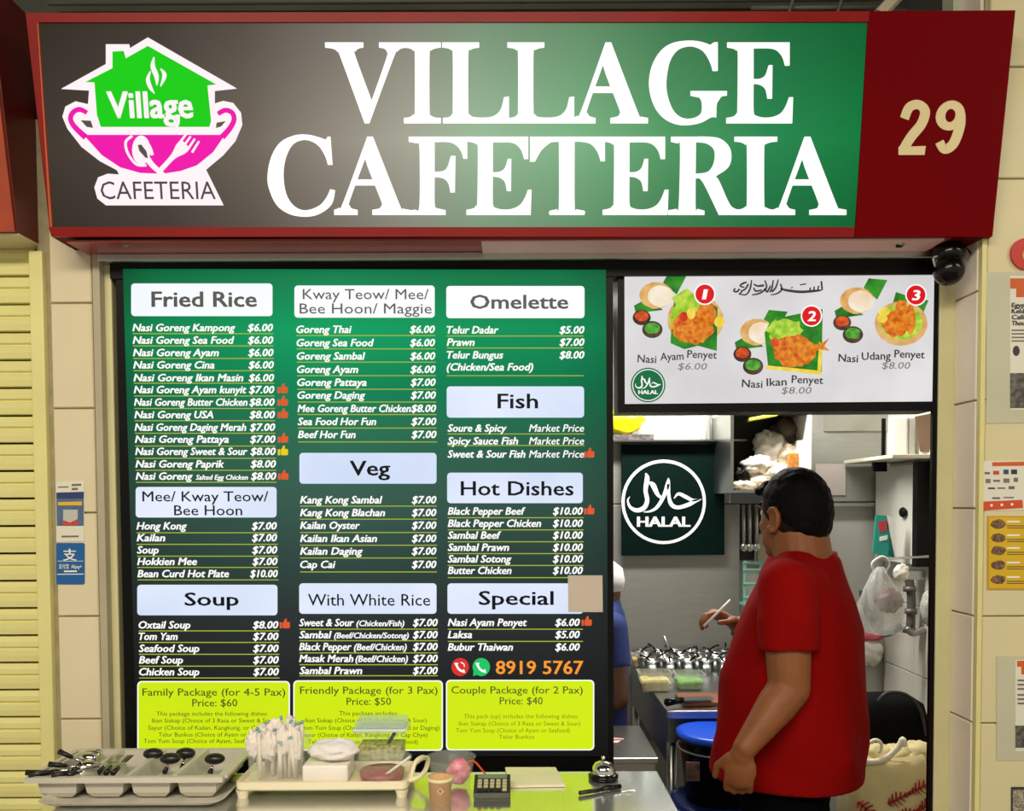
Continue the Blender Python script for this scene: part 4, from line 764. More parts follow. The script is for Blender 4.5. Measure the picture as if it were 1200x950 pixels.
MB().bb(P(1034, 500, 1.85).x, P(1038, 500, 1.85).x, 1.85, 1.86, zs + 0.0085, P(1034, 490, 1.85).z).build('cable_post', black_m, rt)
tag(MB().prism([P(1072, 488, 1.62), P(1092, 484, 1.55), P(1098, 530, 1.55), P(1078, 529, 1.62)], (0.02, 0.03, 0)).build('paper_bag', M('kraft_paper', (92, 66, 46), 0.7, var=0.15, scale=10)), 'brown paper bag at the right end of the shelf', 'bag')
tp = thing('tissue_pack', P(1040, 655, 1.55), 'teal and white tissue pack hanging on the cabinet', 'tissue pack')
QX = lambda x, y, Y=1.60: P(x, y, Y)
MB().prism([QX(1027, 603), QX(1039, 604), QX(1049, 655), QX(1023, 648)], (0.012, 0.04, 0)).build('teal_side', M('teal_print', (20, 150, 136), 0.4), tp)
MB().prism([QX(1039.5, 604), QX(1046, 606), QX(1050.5, 656), QX(1032, 655), QX(1029, 651), QX(1041, 650)], (0.012, 0.045, 0)).build('white_side', M('pack_white', (236, 236, 230), 0.4), tp)
MB().prism([QX(1029, 612, 1.598), QX(1039, 609, 1.598), QX(1039, 622, 1.598), QX(1031, 623, 1.598)], (0, 0.002, 0)).build('red_mark', M('pack_red', (190, 50, 60), 0.4), tp)
MB().prism([QX(1031, 629, 1.598), QX(1040, 627, 1.598), QX(1040, 632, 1.598), QX(1031, 634, 1.598)], (0, 0.002, 0)).build('white_mark', inkw, tp)
# pipes and hanging bags
gpipe = M('grey_pipe', (104, 100, 92), 0.45, 0.3)
pp = thing('drain_pipe', P(1068, 740, 1.6), 'grey drain pipe elbow under the wall cabinet', 'pipe')
MB().tube(smooth_pts([tuple(P(x, y, 1.62)) for x, y in ((1064, 672), (1068, 700), (1067, 735))], 5), 0.018, 12).build('down_pipe', gpipe, pp, True)
MB().tube(smooth_pts([tuple(P(x, y, 1.60)) for x, y in ((1062, 735), (1070, 742), (1085, 737), (1097, 744))], 5), 0.014, 12).build('cross_pipe', M('steel_pipe', (170, 166, 156), 0.3, 0.8), pp, True)
for x, y in ((1066, 690), (1067, 716), (1065, 738)): MB().tube([P(x, y - 3, 1.62), P(x, y + 3, 1.62)], 0.026, 12).build('collar', gpipe, pp, True)
MB().tube(smooth_pts([tuple(P(x, y, 1.58)) for x, y in ((1011, 690), (1014, 708), (1022, 728), (1036, 742), (1056, 734))], 5), 0.016, 10).build('flex_hose', M('dark_hose', (72, 70, 68), 0.5), pp, True)
tag(MB().bb(P(1060, 672, 1.64).x, P(1097, 672, 1.64).x + 0.04, 1.60, 1.66, P(1060, 678, 1.64).z, P(1060, 668, 1.64).z).build('steel_rail', steel), 'steel rail under the wall cabinet', 'rail')
cbg = thing('clear_bag', P(1032, 742, 1.52), 'clear plastic bag hanging on the right kitchen wall', 'bag')
mb = MB(); rr = []
for y_, x_, w in ((664, 1032, 4), (672, 1031, 9), (688, 1031, 18), (708, 1032, 25), (728, 1033, 26), (740, 1034, 20), (744, 1034, 6)):
    c = P(x_, y_, 1.42); w *= 3.42e-3
    rr.append([c + Vector((w * math.cos(t) * (1 + 0.14 * math.sin(5 * t + y_)), 0.7 * w * math.sin(t) * (1 + 0.14 * math.sin(7 * t)), 0)) for t in [2 * math.pi * k / 30 for k in range(30)]])
mb.loft(rr); mb.build('film', clear('clear_bag_film', (236, 236, 230), 0.3, 0.2), cbg, True)
MB().tube(smooth_pts([tuple(P(x, y, 1.43)) for x, y in ((1026, 672), (1022, 660), (1034, 652), (1042, 660), (1036, 672))], 5), 0.005, 6).build('loop', M('film_loop', (226, 226, 220), 0.3), cbg, True)
hk = P(1034, 653, 1.43)
tag(MB().tube([hk + Vector((-0.004, 0, -0.004)), hk + Vector((0.02, 0.01, -0.006)), Vector((1.75, hk.y + 0.03, hk.z + 0.004))], 0.005, 8).build('wall_hook', alu, smooth=True), 'thin steel wall hook carrying the clear bag', 'hook')
lump('red_onion_bag', P(1042, 704, 1.43), (0.05, 0.035, 0.045), M('dark_red_mesh', (92, 34, 40), 0.5, var=0.4, scale=60), 'dark red bundle inside the hanging clear bag', 'bag', 12, 0.25)
lump('white_cloth', P(1056, 671, 1.54), (0.03, 0.02, 0.035), bagw, 'small white cloth hanging under the cabinet', 'cloth', 13, 0.3)
lump('grey_roll', P(1088, 712, 1.5), (0.03, 0.03, 0.07), M('wrap_grey', (184, 184, 176), 0.4, bump=0.5), 'grey wrapped roll near the right jamb', 'roll', 14, 0.15)
tr_ = thing('towel_rail', P(1018, 748, 1.99), 'thin steel rail on the kitchen back wall holding cloths', 'rail')
MB().tube([P(985, 744, 1.97), P(1034, 744, 1.97)], 0.008, 8).build('bar', alu, tr_, True)
for x in (988, 1031): MB().tube([P(x, 744, 1.97), P(x, 744, 1.97) + Vector((0, 0.049, 0))], 0.007, 8).build('bracket', alu, tr_)
lump('pink_cloth', P(1020, 746, 1.965), (0.058, 0.022, 0.02), M('pink_cloth', (206, 96, 110), 0.7), 'pink cloth behind the man at waist height', 'cloth', 15, 0.2)
lump('white_towel', P(1019, 764, 1.965), (0.062, 0.024, 0.06), bagw, 'white crumpled towel under the pink cloth', 'towel', 16, 0.25)
# low bench with tote bag, backpack, pot
bz = 0.52
bn = thing('low_bench', (1.32, 0.98, 0), 'steel low bench carrying the tote and black bag', 'bench')
MB().bb(1.12, 1.70, 0.5, 1.5, bz - 0.03, bz).build('top', steel, bn, bevel=0.003)
for x in (1.15, 1.67):
    for y in (0.53, 1.47): MB().tube([(x, y, 0), (x, y, bz - 0.031)], 0.015, 8).build('leg', steel, bn)
tz = P(1040, 872, 0.72).z
tx0, tx1 = P(1001, 900, 0.72).x, P(1098, 900, 0.72).x
tote_m = M('canvas', (216, 200, 146), 0.7, var=0.08, scale=14, bump=0.3, bscale=40)
tt = thing('tote_bag', ((tx0 + tx1) / 2, 0.78, bz), 'cream canvas tote bag with a red feather print', 'tote bag')
mb = MB(); n = 26; rings = []
for z, e, wv in ((bz, 0.0, 0), (bz + 0.06, 0.012, 0.004), (bz + 0.18, 0.008, 0.006), (tz - 0.09, 0.0, 0.008), (tz - 0.05, -0.012, 0.012)):
    rg = []
    for k in range(n):
        t = 2 * math.pi * k / n; ca, sa = math.cos(t), math.sin(t)
        rx, ry = (tx1 - tx0) / 2 + e, 0.075 + e
        rg.append(Vector(((tx0 + tx1) / 2 + rx * math.copysign(abs(ca) ** 0.5, ca), 0.80 + ry * math.copysign(abs(sa) ** 0.5, sa), z + wv * math.sin(5 * t))))
    rings.append(rg)
mb.loft(rings); mb.build('body', tote_m, tt, True)
for s, (x, y) in enumerate(((1025, 888), (1075, 886), (1052, 890))):
    o = lump('fold', P(x, y, 0.80), (0.065, 0.05, 0.045), tote_m, None, None, 20 + s, 0.25); o.parent = tt; o.location = Vector(o.location) - Vector(tt.location)
hand_m = M('cotton_strap', (238, 230, 206), 0.7)
MB().tube(smooth_pts([tuple(P(x, y, 0.735)) for x, y in ((1003, 890), (1012, 876), (1025, 867), (1033, 872), (1030, 882))], 5), 0.006, 6).build('strap', hand_m, tt, True)
MB().tube(smooth_pts([tuple(P(x, y, 0.73)) for x, y in ((1010, 893), (1035, 890), (1052, 876), (1058, 866), (1060, 874))], 5), 0.010, 6).build('strap', hand_m, tt, True)
TP = Plane((0, 0.705, 0)); fe = []
redp = M('feather_red', (168, 38, 34), 0.7, var=0.15, scale=40)
for base, tip in (((1006, 940), (1060, 985)), ((1042, 942), (1096, 915)), ((1055, 960), (1100, 938))):
    dx, dy = tip[0] - base[0], tip[1] - base[1]; l = math.hypot(dx, dy); dx /= l; dy /= l
    fe += ribbon([(base[0], base[1], 2), (tip[0], tip[1], 1.2)], 4)
    for k in range(12):
        t = k / 12 * l
        for s in (1, -1):
            o = (base[0] + dx * t, base[1] + dy * t); w = 9 * (0.6 + 0.4 * math.sin(k))
            fe += ribbon([(o[0], o[1], 1.7), (o[0] + dx * 4 - dy * s * w, o[1] + dy * 4 + dx * s * w, 0.6)], 2)
flat('feather_print', fe, TP, redp, tt, -0.007, 0.007)
bk = thing('black_bag', (1.35, 1.12, bz), 'black soft bag behind the cream tote', 'bag')
mb = MB(); pts = []
za_ = P(1045, 815, 1.05).z
for i, (z, w, d) in enumerate(((bz, 0.15, 0.09), (bz + 0.1, 0.16, 0.1), (za_ - 0.12, 0.15, 0.09), (za_ - 0.03, 0.125, 0.075), (za_, 0.08, 0.04))):
    pts.append([Vector((P(1042, 850, 1.05).x + w * math.copysign(abs(math.cos(t)) ** 0.6, math.cos(t)), 1.08 + d * math.copysign(abs(math.sin(t)) ** 0.6, math.sin(t)), z)) for t in [2 * math.pi * k / 24 for k in range(24)]])
mb.loft(pts); mb.build('body', M('black_nylon', (9, 9, 10), 0.8, bump=0.2, spec=0.1), bk, True)
MB().tube(smooth_pts([tuple(P(x, y, 1.0)) for x, y in ((1028, 822), (1040, 812), (1062, 814), (1078, 832), (1084, 862))], 6), 0.007, 6).build('piping', M('black_trim', (30, 30, 32), 0.4), bk, True)
pl_ = thing('pot_lid', P(1035, 835, 1.33), 'shiny dark steel pot lid behind the black bag', 'pot lid')
c0 = P(1026, 826, 1.33)
MB().lathe((c0.x, 1.33, c0.z - 0.05), [(0.0, -0.0), (0.135, 0.0), (0.13, 0.02), (0.1, 0.05), (0.05, 0.066), (0.01, 0.07)], 28).build('dome', M('dark_chrome', (120, 122, 122), 0.15, 1.0), pl_, True)
MB().lathe((c0.x, 1.33, bz), [(0.13, 0), (0.13, c0.z - 0.051 - bz)], 28).build('pot', steel, pl_, True)
# prep table with pans
tzp = P(783, 833, 0.96).z
e0, e1 = P(783, 833, 0.96), P(735, 785, 1.75)
pt = thing('prep_table', (1.0, 1.4, 0), 'stainless kitchen prep table in front of the man', 'table')
xl = e0.x - 0.004
MB().bb(xl, 1.1, 0.96, 1.96, tzp - 0.03, tzp).build('top', steel, pt, bevel=0.004)
MB().bb(xl + 0.01, 1.09, 0.99, 1.02, tzp - 0.12, tzp - 0.031).build('apron', steel, pt)
MB().bb(xl + 0.01, xl + 0.03, 1.03, 1.93, tzp - 0.2, tzp - 0.031).build('apron', steel, pt)
for x in (xl + 0.03, 1.06):
    for y in (1.04, 1.92): MB().tube([(x, y, 0), (x, y, tzp - 0.031)], 0.02, 10).build('leg', steel, pt, True)
MB().bb(xl + 0.06, 1.04, 1.14, 1.88, 0.2, 0.22).build('shelf', steel, pt)
# little pans in rows at the back
pan0 = None; pc = M('pan_steel', (190, 192, 190), 0.2, 1.0, 0.08); foods = [M('food_%d' % i, c, 0.5, var=0.3, scale=60) for i, c in enumerate(((70, 50, 36), (150, 110, 60), (60, 70, 40), (120, 50, 30), (220, 214, 196), (40, 34, 30)))]
n = 0
for r_ in range(4):
    for k in range(7):
        X = xl + 0.05 + k * 0.078 + 0.012 * (r_ % 2); Y = 1.92 - r_ * 0.085; n += 1
        if pan0 is None:
            pn = thing('food_pan', (X, Y, tzp), 'small round steel pan in the rows at the back of prep table', 'pan', 'steel pans on the prep table')
            MB().lathe((X, Y, tzp), [(0.028, 0), (0.034, 0.045), (0.037, 0.045), (0.037, 0.049), (0.033, 0.048), (0.03, 0.028), (0.0, 0.028)], 18, False).build('pan', pc, pn, True)
            MB().lathe((X, Y, tzp), [(0.0, 0.042), (0.02, 0.043), (0.032, 0.037)], 14, False).build('food', foods[0], pn, True)
            MB().tube([(X, Y, tzp + 0.042), (X + 0.03, Y - 0.01, tzp + 0.066), (X + 0.05, Y - 0.014, tzp + 0.071)], 0.0045, 6).build('spoon_handle', gloss, pn, True)
            pan0 = pn
        else: pn = copy_tree(pan0, (X, Y, tzp), n * 1.3)
        pn['label'] = 'small round steel pan in the %s row at the back of prep table' % ('rearmost', 'second', 'third', 'front')[r_]
        for ch in pn.children:
            if ch.name.startswith('food') and n % 6:
                ch.data = ch.data.copy(); ch.data.materials[0] = foods[n % 6]
for i, (x, y, Y, lab) in enumerate(((789, 750, 1.8, 'tall steel spoon handle standing in the pans'),)):
    b_ = P(x, 775, Y); tag(MB().tube([b_, P(778, 745, Y)], [0.004, 0.006], 8).build('spoon', alu, smooth=True), lab, 'spoon')
film = clear('clear_plastic', (235, 240, 238), 0.22)
def tub(c, w, d, h, fill, label, cat, lipx=0.006):
    t = thing('food_tub', c, label, cat); mb = MB(); rr = []
    for s, z in ((0.82, 0), (1, h), (1.06, h), (1.06, h + 0.003), (0.97, h + 0.003), (0.8, 0.003)):
        rr.append([Vector((c[0] + sx * w / 2 * s, c[1] + sy * d / 2 * s, c[2] + z)) for sx, sy in ((-1, -0.8), (-0.8, -1), (0.8, -1), (1, -0.8), (1, 0.8), (0.8, 1), (-0.8, 1), (-1, 0.8))])
    mb.loft(rr); mb.build('tub', film, t)
    rr = []
    for s, z in ((0.78, 0.004), (0.9, h * 0.5), (0.84, h * 0.62), (0.4, h * 0.7)):
        rr.append([Vector((c[0] + sx * w / 2 * s, c[1] + sy * d / 2 * s, c[2] + z + 0.004 * math.sin(9 * sx + 5 * sy + w * 99) * (z > 0.01))) for sx, sy in ((-1, -0.8), (-0.8, -1), (0, -1), (0.8, -1), (1, -0.8), (1, 0), (1, 0.8), (0.8, 1), (0, 1), (-0.8, 1), (-1, 0.8), (-1, 0))])
    MB().loft(rr).build('contents', fill, t)
    return t
q = PZ(770, 812, tzp); tub((q.x, q.y + 0.06, tzp), 0.125, 0.1, 0.07, M('chopped_pale', (220, 206, 130), 0.6, var=0.25, scale=70), 'clear tub of pale chopped vegetables on prep table', 'tub')
q = PZ(811, 810, tzp); tub((q.x, q.y + 0.06, tzp), 0.11, 0.1, 0.06, M('chopped_green', (120, 176, 70), 0.6, var=0.3, scale=70), 'clear tub of chopped greens on prep table', 'tub')
q = PZ(745, 778, tzp); tub((q.x + 0.01, q.y - 0.05, tzp), 0.07, 0.07, 0.055, M('chopped_yellow', (216, 190, 110), 0.6, var=0.25, scale=70), 'small clear tub at the left corner of prep table', 'tub')
q = PZ(812, 828, tzp)
cb_ = thing('chopping_board', (q.x, q.y + 0.08, tzp), 'brown chopping board on the prep table', 'chopping board')
MB().bb(xl + 0.07, xl + 0.40, q.y + 0.005, q.y + 0.16, tzp, tzp + 0.015).build('board', M('brown_board', (128, 74, 52), 0.5, var=0.2, scale=12), cb_, bevel=0.003)
kn = thing('cleaver', (xl + 0.15, q.y + 0.08, tzp + 0.016), 'black handled cleaver on the chopping board', 'knife')
ka = PZ(781, 823, tzp + 0.026); kb = PZ(800, 820, tzp + 0.026)
MB().tube([ka, kb], [0.014, 0.011], 10).build('handle', gloss, kn, True)
MB().prism([kb + Vector((0, -0.02, 0)), kb + Vector((0.11, 0.0, 0)), kb + Vector((0.11, 0.05, 0)), kb + Vector((0, 0.03, 0))], (0, 0, 0.003)).build('blade', pc, kn)
# lower side table on the left of it
sz = P(772, 888, 0.75).z
sd = thing('side_table', (0.2, 1.0, 0), 'low stainless side table behind the serving counter', 'table')
ex = P(772, 888, 0.75).x
MB().bb(-0.2, ex, 0.75, 1.16, sz - 0.02, sz).build('top', steel, sd, bevel=0.003)
MB().bb(-0.2, ex - 0.01, 0.76, 0.775, sz - 0.07, sz - 0.021).build('apron', steel, sd)
MB().bb(-0.2, ex + 0.0, 0.74, 0.76, sz - 0.085, sz - 0.0705).build('lip', alu, sd)
for x in (-0.17, ex - 0.03):
    for y in (0.79, 1.12): MB().tube([(x, y, 0), (x, y, sz - 0.021)], 0.016, 8).build('leg', steel, sd)
q = PZ(722, 868, sz)
nk = thing('paper_slip', (q.x, q.y, sz), 'pink and white paper slips on the low side table', 'paper')
MB().prism([q + Vector((-0.06, -0.03, 0.001)), q + Vector((0.0, -0.03, 0.001)), q + Vector((0.03, 0.02, 0.001)), q + Vector((-0.05, 0.05, 0.001))], (0, 0, 0.002)).build('white_slip', paper, nk)
MB().prism([q + Vector((-0.06, -0.01, 0.0034)), q + Vector((0.025, 0.0, 0.0034)), q + Vector((0.02, 0.012, 0.0034)), q + Vector((-0.06, 0.01, 0.0034))], (0, 0, 0.001)).build('pink_slip', M('pink_paper', (214, 70, 110), 0.6), nk)
# pail on a blue drum
pcx, pcy = 0.69, 0.84
pz1 = P(830, 868, pcy - 0.13).z
dr = thing('blue_drum', (pcx + 0.03, pcy, 0), 'large navy plastic drum under the black pail', 'drum')
MB().lathe((pcx + 0.03, pcy, 0), [(0.17, 0), (0.19, 0.05), (0.2, 0.3), (0.19, pz1 - 0.24), (0.17, pz1 - 0.231)], 28).build('body', M('navy_plastic', (14, 34, 92), 0.35), dr, True)
MB().tube([(pcx + 0.03 + 0.196 * math.cos(t), pcy + 0.196 * math.sin(t), pz1 - 0.25) for t in [2 * math.pi * k / 24 for k in range(25)]], 0.008, 6).build('rim', M('navy_rim', (60, 90, 150), 0.35), dr, True)
pa = thing('black_pail', (pcx, pcy, pz1 - 0.23), 'black pail with a bright blue lid beside the man', 'pail')
MB().lathe((pcx, pcy, pz1 - 0.23), [(0.11, 0), (0.13, 0.2), (0.135, 0.2), (0.135, 0.21)], 28).build('body', gloss, pa, True)
MB().lathe((pcx, pcy, pz1 - 0.019), [(0.14, 0), (0.14, 0.016), (0.12, 0.02), (0.0, 0.018)], 28).build('lid', M('bright_blue', (16, 84, 226), 0.3), pa, True)
MB().tube([(pcx + 0.136 * math.cos(t), pcy + 0.136 * math.sin(t), pz1 - 0.055 - 0.0 * t) for t in [2 * math.pi * k / 24 for k in range(25)]], 0.004, 6).build('wire_handle', alu, pa, True)
PLp = Plane((0, pcy - 0.128, 0)); flat('label', [[(804, 893), (820, 893), (820, 915), (804, 915)]], PLp, M('pail_label', (120, 90, 80), 0.5, col2=(40, 20, 20), scale=40), pa, -0.004, 0.006)
lump('cyan_bag', (pcx + 0.085, pcy - 0.06, pz1 + 0.045), (0.04, 0.03, 0.045), M('cyan_plastic', (60, 190, 220), 0.3), 'light blue plastic bag on the blue lid', 'bag', 41, 0.15)
# ------------------------------------------------------------------ people
def remeshed(name, mb, mat, parent, voxel=0.007, it=4, fac=0.5, noise_amp=0.0, seed=0):
    bmesh.ops.recalc_face_normals(mb.bm, faces=mb.bm.faces[:])
    me = bpy.data.meshes.new('tmp'); mb.bm.to_mesh(me); mb.bm.free()
    o = bpy.data.objects.new('tmp', me); COL.objects.link(o)
    m = o.modifiers.new('r', 'REMESH'); m.mode = 'VOXEL'; m.voxel_size = voxel; m.use_smooth_shade = True
    s = o.modifiers.new('s', 'SMOOTH'); s.factor = fac; s.iterations = it
    bpy.context.view_layer.update()
    out = bpy.data.meshes.new_from_object(o.evaluated_get(bpy.context.evaluated_depsgraph_get()))
    bpy.data.objects.remove(o); bpy.data.meshes.remove(me)
    w = wloc(parent)
    for v in out.vertices: v.co -= w
    for p in out.polygons: p.use_smooth = True
    out.materials.clear(); out.name = name
    return link(name, out, mat, parent)
def chain(mb, pts, n=14):
    """tapered limb through (point, radius) joints"""
    for i in range(len(pts) - 1):
        (a, ra), (b, rb_) = pts[i], pts[i + 1]
        mb.tube([a, b], [ra, rb_], n)
    for p, r in pts: mb.ball(p, r, n, 10)
def hand(mb, w, d, nrm, curl=(20, 35, 25), scale=1.0, thumb_in=0.4, spread=0.0):
    """palm and five separate fingers; d = finger direction, nrm = way the palm faces"""
    d = Vector(d).normalized(); nrm = Vector(nrm); nrm = (nrm - d * nrm.dot(d)).normalized(); s = hand.side * d.cross(nrm)
    S = scale
    mb.ball(w + d * 0.048 * S, (0.052 * S, 0.041 * S, 0.017 * S), 16, 10, (d, s, nrm))
    mb.ball(w + d * 0.01 * S, (0.03 * S, 0.03 * S, 0.02 * S), 14, 8, (d, s, nrm))
    for off, L, r in ((0.029, 0.074, 0.0092), (0.010, 0.084, 0.0095), (-0.010, 0.078, 0.0092), (-0.029, 0.060, 0.0082)):
        p = w + d * 0.078 * S + s * off * S; ang = 0; pts = [(w + d * 0.05 * S + s * off * S * 0.9, r * S), (p, r * S)]
        for k, f in enumerate((0.45, 0.31, 0.24)):
            ang += R(curl[k] * (1 + 0.12 * (off < 0)))
            p = p + (d * math.cos(ang) + nrm * math.sin(ang) + s * off * spread).normalized() * L * f * S; pts.append((p, r * S * (0.95 - 0.08 * k)))
        chain(mb, pts, 10)
    t0 = w + d * 0.022 * S + s * 0.03 * S; t1 = t0 + (d * 0.7 + s * 0.6 + nrm * thumb_in).normalized() * 0.042 * S; t2 = t1 + (d * 0.95 + s * 0.1 + nrm * thumb_in).normalized() * 0.032 * S
    chain(mb, [(w + d * 0.015 * S + s * 0.01 * S, 0.015 * S), (t0, 0.013 * S), (t1, 0.0105 * S), (t2, 0.009 * S)], 10)
hand.side = 1
skin = M('skin', (138, 82, 44), 0.55, var=0.1, scale=14, bump=0.05, bscale=150, sss=0.06)
skin_d = M('skin_dark', (104, 68, 50), 0.5, var=0.1, scale=14, sss=0.05)
hair_m = M('black_hair', (7, 6, 6), 0.7, var=0.3, scale=60, bump=0.5, bscale=300, spec=0.12)
shirt_m = M('red_shirt', (136, 5, 4), 0.9, spec=0.1, var=0.07, scale=7, bump=0.25, bscale=18)
pants_m = M('black_trousers', (6, 6, 9), 0.95, spec=0.05)
MY = 0.36; DP = 2.0 + MY; k_ = DP / 1000
ft = Vector((-0.93, 0.37, 0)).normalized(); lt = Vector((-0.37, -0.93, 0)).normalized(); up = Vector((0, 0, 1))
base = P(922, 900, MY)
man = thing('person', (base.x, MY, 0), 'stout person in a red t-shirt seen from behind holding a white stick', 'person')
def oring(c, af, ab, b, n=32, e=0.9):
    out = []
    for k in range(n):
        t = 2 * math.pi * k / n; ca, sa = math.cos(t), math.sin(t)
        out.append(c + ft * (af if ca > 0 else ab) * math.copysign(abs(ca) ** e, ca) + lt * b * math.copysign(abs(sa) ** e, sa))
    return out
TOR = [(646, 942, 34, 0.075), (655, 941, 43, 0.11), (668, 940, 50, 0.165), (684, 940, 57, 0.2), (705, 938, 66, 0.212), (734, 936, 74, 0.215), (790, 928, 82, 0.215), (850, 924, 86, 0.22), (904, 920, 89, 0.222)]
def torso(shrink=0.0):
    rg = []
    for y, c, h, b in TOR:
        p = P(c, y, MY); hw = h * k_; a = math.sqrt(max(0.0016, hw * hw - (0.37 * b) ** 2)) / 0.93
        rg.append(oring(p, a - shrink, a - shrink, b - shrink))
    return rg[::-1]
# joints of the near (left) and far (right) arm
sh_l, el_l, wr_l = P(921, 694, 0.175), P(925, 806, 0.15), P(873, 876, 0.10)
sh_r, el_r, wr_r = P(925, 692, 0.55), P(905, 795, 0.66), P(866, 733, 0.66)
hc = P(931, 606, MY)                                     # head centre
hf = Vector((-0.46, 0.888, 0)).normalized(); hl = Vector((-0.888, -0.46, 0)).normalized()
H = lambda f, l, u: hc + hf * f + hl * l + up * u
HA = (hf, hl, up)
mb = MB()
mb.loft(torso(0.02))
chain(mb, [(sh_l + Vector((0.01, 0.03, -0.01)), 0.05), ((sh_l + el_l) / 2, 0.059), (el_l, 0.052), (el_l * 0.7 + wr_l * 0.3, 0.049), (wr_l, 0.030)])
chain(mb, [(sh_r + Vector((0.01, -0.03, -0.01)), 0.05), ((sh_r + el_r) / 2, 0.058), (el_r, 0.052), (el_r * 0.7 + wr_r * 0.3, 0.048), (wr_r, 0.030)])
hand.side = -1
hand(mb, wr_l + (wr_l - el_l).normalized() * 0.012, (-0.08, 0.1, -1), (0.35, 0.9, 0), (25, 38, 30), 1.0, 0.25)
hand.side = 1
hd = Vector((-0.85, -0.15, 0.42)).normalized()
hand(mb, wr_r + Vector((-0.012, 0, 0.008)), hd, (-0.35, -0.25, -0.9), (35, 45, 35), 0.98, 0.5)
chain(mb, [(H(-0.035, 0, -0.17), 0.084), (H(-0.030, 0, -0.10), 0.079), (H(-0.02, 0, -0.05), 0.077)])
mb.ball(H(-0.005, 0, 0.015), (0.098, 0.083, 0.112), 24, 16, HA)
mb.ball(H(0.028, 0, -0.055), (0.066, 0.07, 0.064), 20, 14, HA)
mb.ball(H(0.05, 0, -0.095), (0.042, 0.045, 0.026), 16, 10, HA)
mb.ball(H(0.06, 0.035, -0.025), (0.03, 0.028, 0.028), 12, 8, HA); mb.ball(H(0.06, -0.035, -0.025), (0.03, 0.028, 0.028), 12, 8, HA)
chain(mb, [(H(0.088, 0, 0.025), 0.010), (H(0.106, 0, -0.018), 0.016)], 10)
mb.ball(H(0.1, 0.014, -0.022), 0.010, 10, 8); mb.ball(H(0.1, -0.014, -0.022), 0.010, 10, 8)
mb.ball(H(0.088, 0, -0.056), (0.010, 0.024, 0.006), 12, 8, HA); mb.ball(H(0.087, 0, -0.068), (0.011, 0.022, 0.007), 12, 8, HA)
mb.ball(H(0.085, 0.03, 0.03), (0.012, 0.024, 0.008), 12, 8, HA); mb.ball(H(0.085, -0.03, 0.03), (0.012, 0.024, 0.008), 12, 8, HA)
for s in (1, -1):
    ec = H(-0.008, s * 0.084, -0.008)
    pts = [(H(-0.008 + 0.022 * math.cos(t), s * (0.086 + 0.006 * math.sin(t / 2)), -0.006 + 0.033 * math.sin(t)), 0.006) for t in [R(d) for d in range(40, 321, 35)]]
    chain(mb, pts, 8); mb.ball(ec, (0.019, 0.005, 0.029), 12, 8, HA)
    mb.ball(H(0.002, s * 0.084, -0.036), (0.011, 0.006, 0.011), 10, 8, HA)
hipc = P(922, 930, MY)
for s in (1, -1):
    o = lt * 0.1 * s
    chain(mb, [(hipc + o, 0.09), (Vector((hipc.x, MY, 0.48)) + o * 1.05, 0.062), (Vector((hipc.x, MY, 0.1)) + o * 1.1, 0.042)])
    chain(mb, [(Vector((hipc.x, MY, 0.05)) + o * 1.1 - ft * 0.04, 0.036), (Vector((hipc.x, MY, 0.035)) + o * 1.1 + ft * 0.12, 0.03)])
remeshed('body', mb, skin, man, 0.005, 3)
mb = MB(); mb.loft(torso(0.0))
hem = sh_l + (el_l - sh_l) * 0.62
chain(mb, [(sh_l + Vector((0.012, 0.02, 0.008)), 0.078), (sh_l * 0.5 + hem * 0.5, 0.078)]); mb.tube([sh_l * 0.6 + hem * 0.4, hem], [0.078, 0.0745], 24)
chain(mb, [(sh_l + Vector((0.06, 0.055, 0.0)), 0.078), (hem + Vector((0.065, 0.07, 0.06)), 0.072)])
chain(mb, [(sh_l + Vector((0.04, 0.06, 0.004)), 0.075), (P(936, 672, 0.3), 0.075)])
hem2 = sh_r + (el_r - sh_r) * 0.6
chain(mb, [(sh_r + Vector((0, -0.02, 0.0)), 0.075), (sh_r * 0.5 + hem2 * 0.5, 0.075)]); mb.tube([sh_r * 0.6 + hem2 * 0.4, hem2], [0.075, 0.073], 24)
so = remeshed('t_shirt', mb, shirt_m, man, 0.006, 14)
nrm_ = [v.normal.copy() for v in so.data.vertices]
for v, vn in zip(so.data.vertices, nrm_):      # soft folds in the cloth
    w = Vector(v.co) + wloc(man); lo = max(0.0, min(1.0, (1.35 - w.z) / 0.45))
    n1 = noise.noise(Vector((w.x * 9 + w.z * 5, w.y * 9, w.z * 2.2))) * 0.013 + noise.noise(Vector((w.x * 20, w.y * 20, w.z * 5 - w.x * 9))) * 0.004
    n1 += 0.006 * max(0.0, noise.noise(Vector((w.x * 3, 2.0, w.z * 3))) + 0.25) * math.sin(44 * (w.z * 0.55 + w.x + w.y * 0.3) + 4 * noise.noise(w * 5))
    v.co += vn * n1 * (0.35 + lo) * max(0.0, min(1.0, (w.z - 0.90) / 0.06))
chk = P(943, 647, MY)
cr_ = oring(P(940, 652, MY + 0.01), 0.088, 0.084, 0.086, 28, 1.0)
cr_ = [p_ + up * (-0.10 * (p_ - P(940, 652, MY + 0.01)).dot(ft)) for p_ in cr_]
MB().tube(cr_ + cr_[:1], 0.009, 8).build('collar', M('red_rib', (140, 10, 9), 0.85), man, True)
mb = MB()
for s in (1, -1):
    o = lt * 0.1 * s
    chain(mb, [(hipc + o * 0.9, 0.118), (Vector((hipc.x, MY, 0.5)) + o * 1.05, 0.085), (Vector((hipc.x, MY, 0.09)) + o * 1.1, 0.07)])
remeshed('trousers', mb, pants_m, man, 0.009, 4)
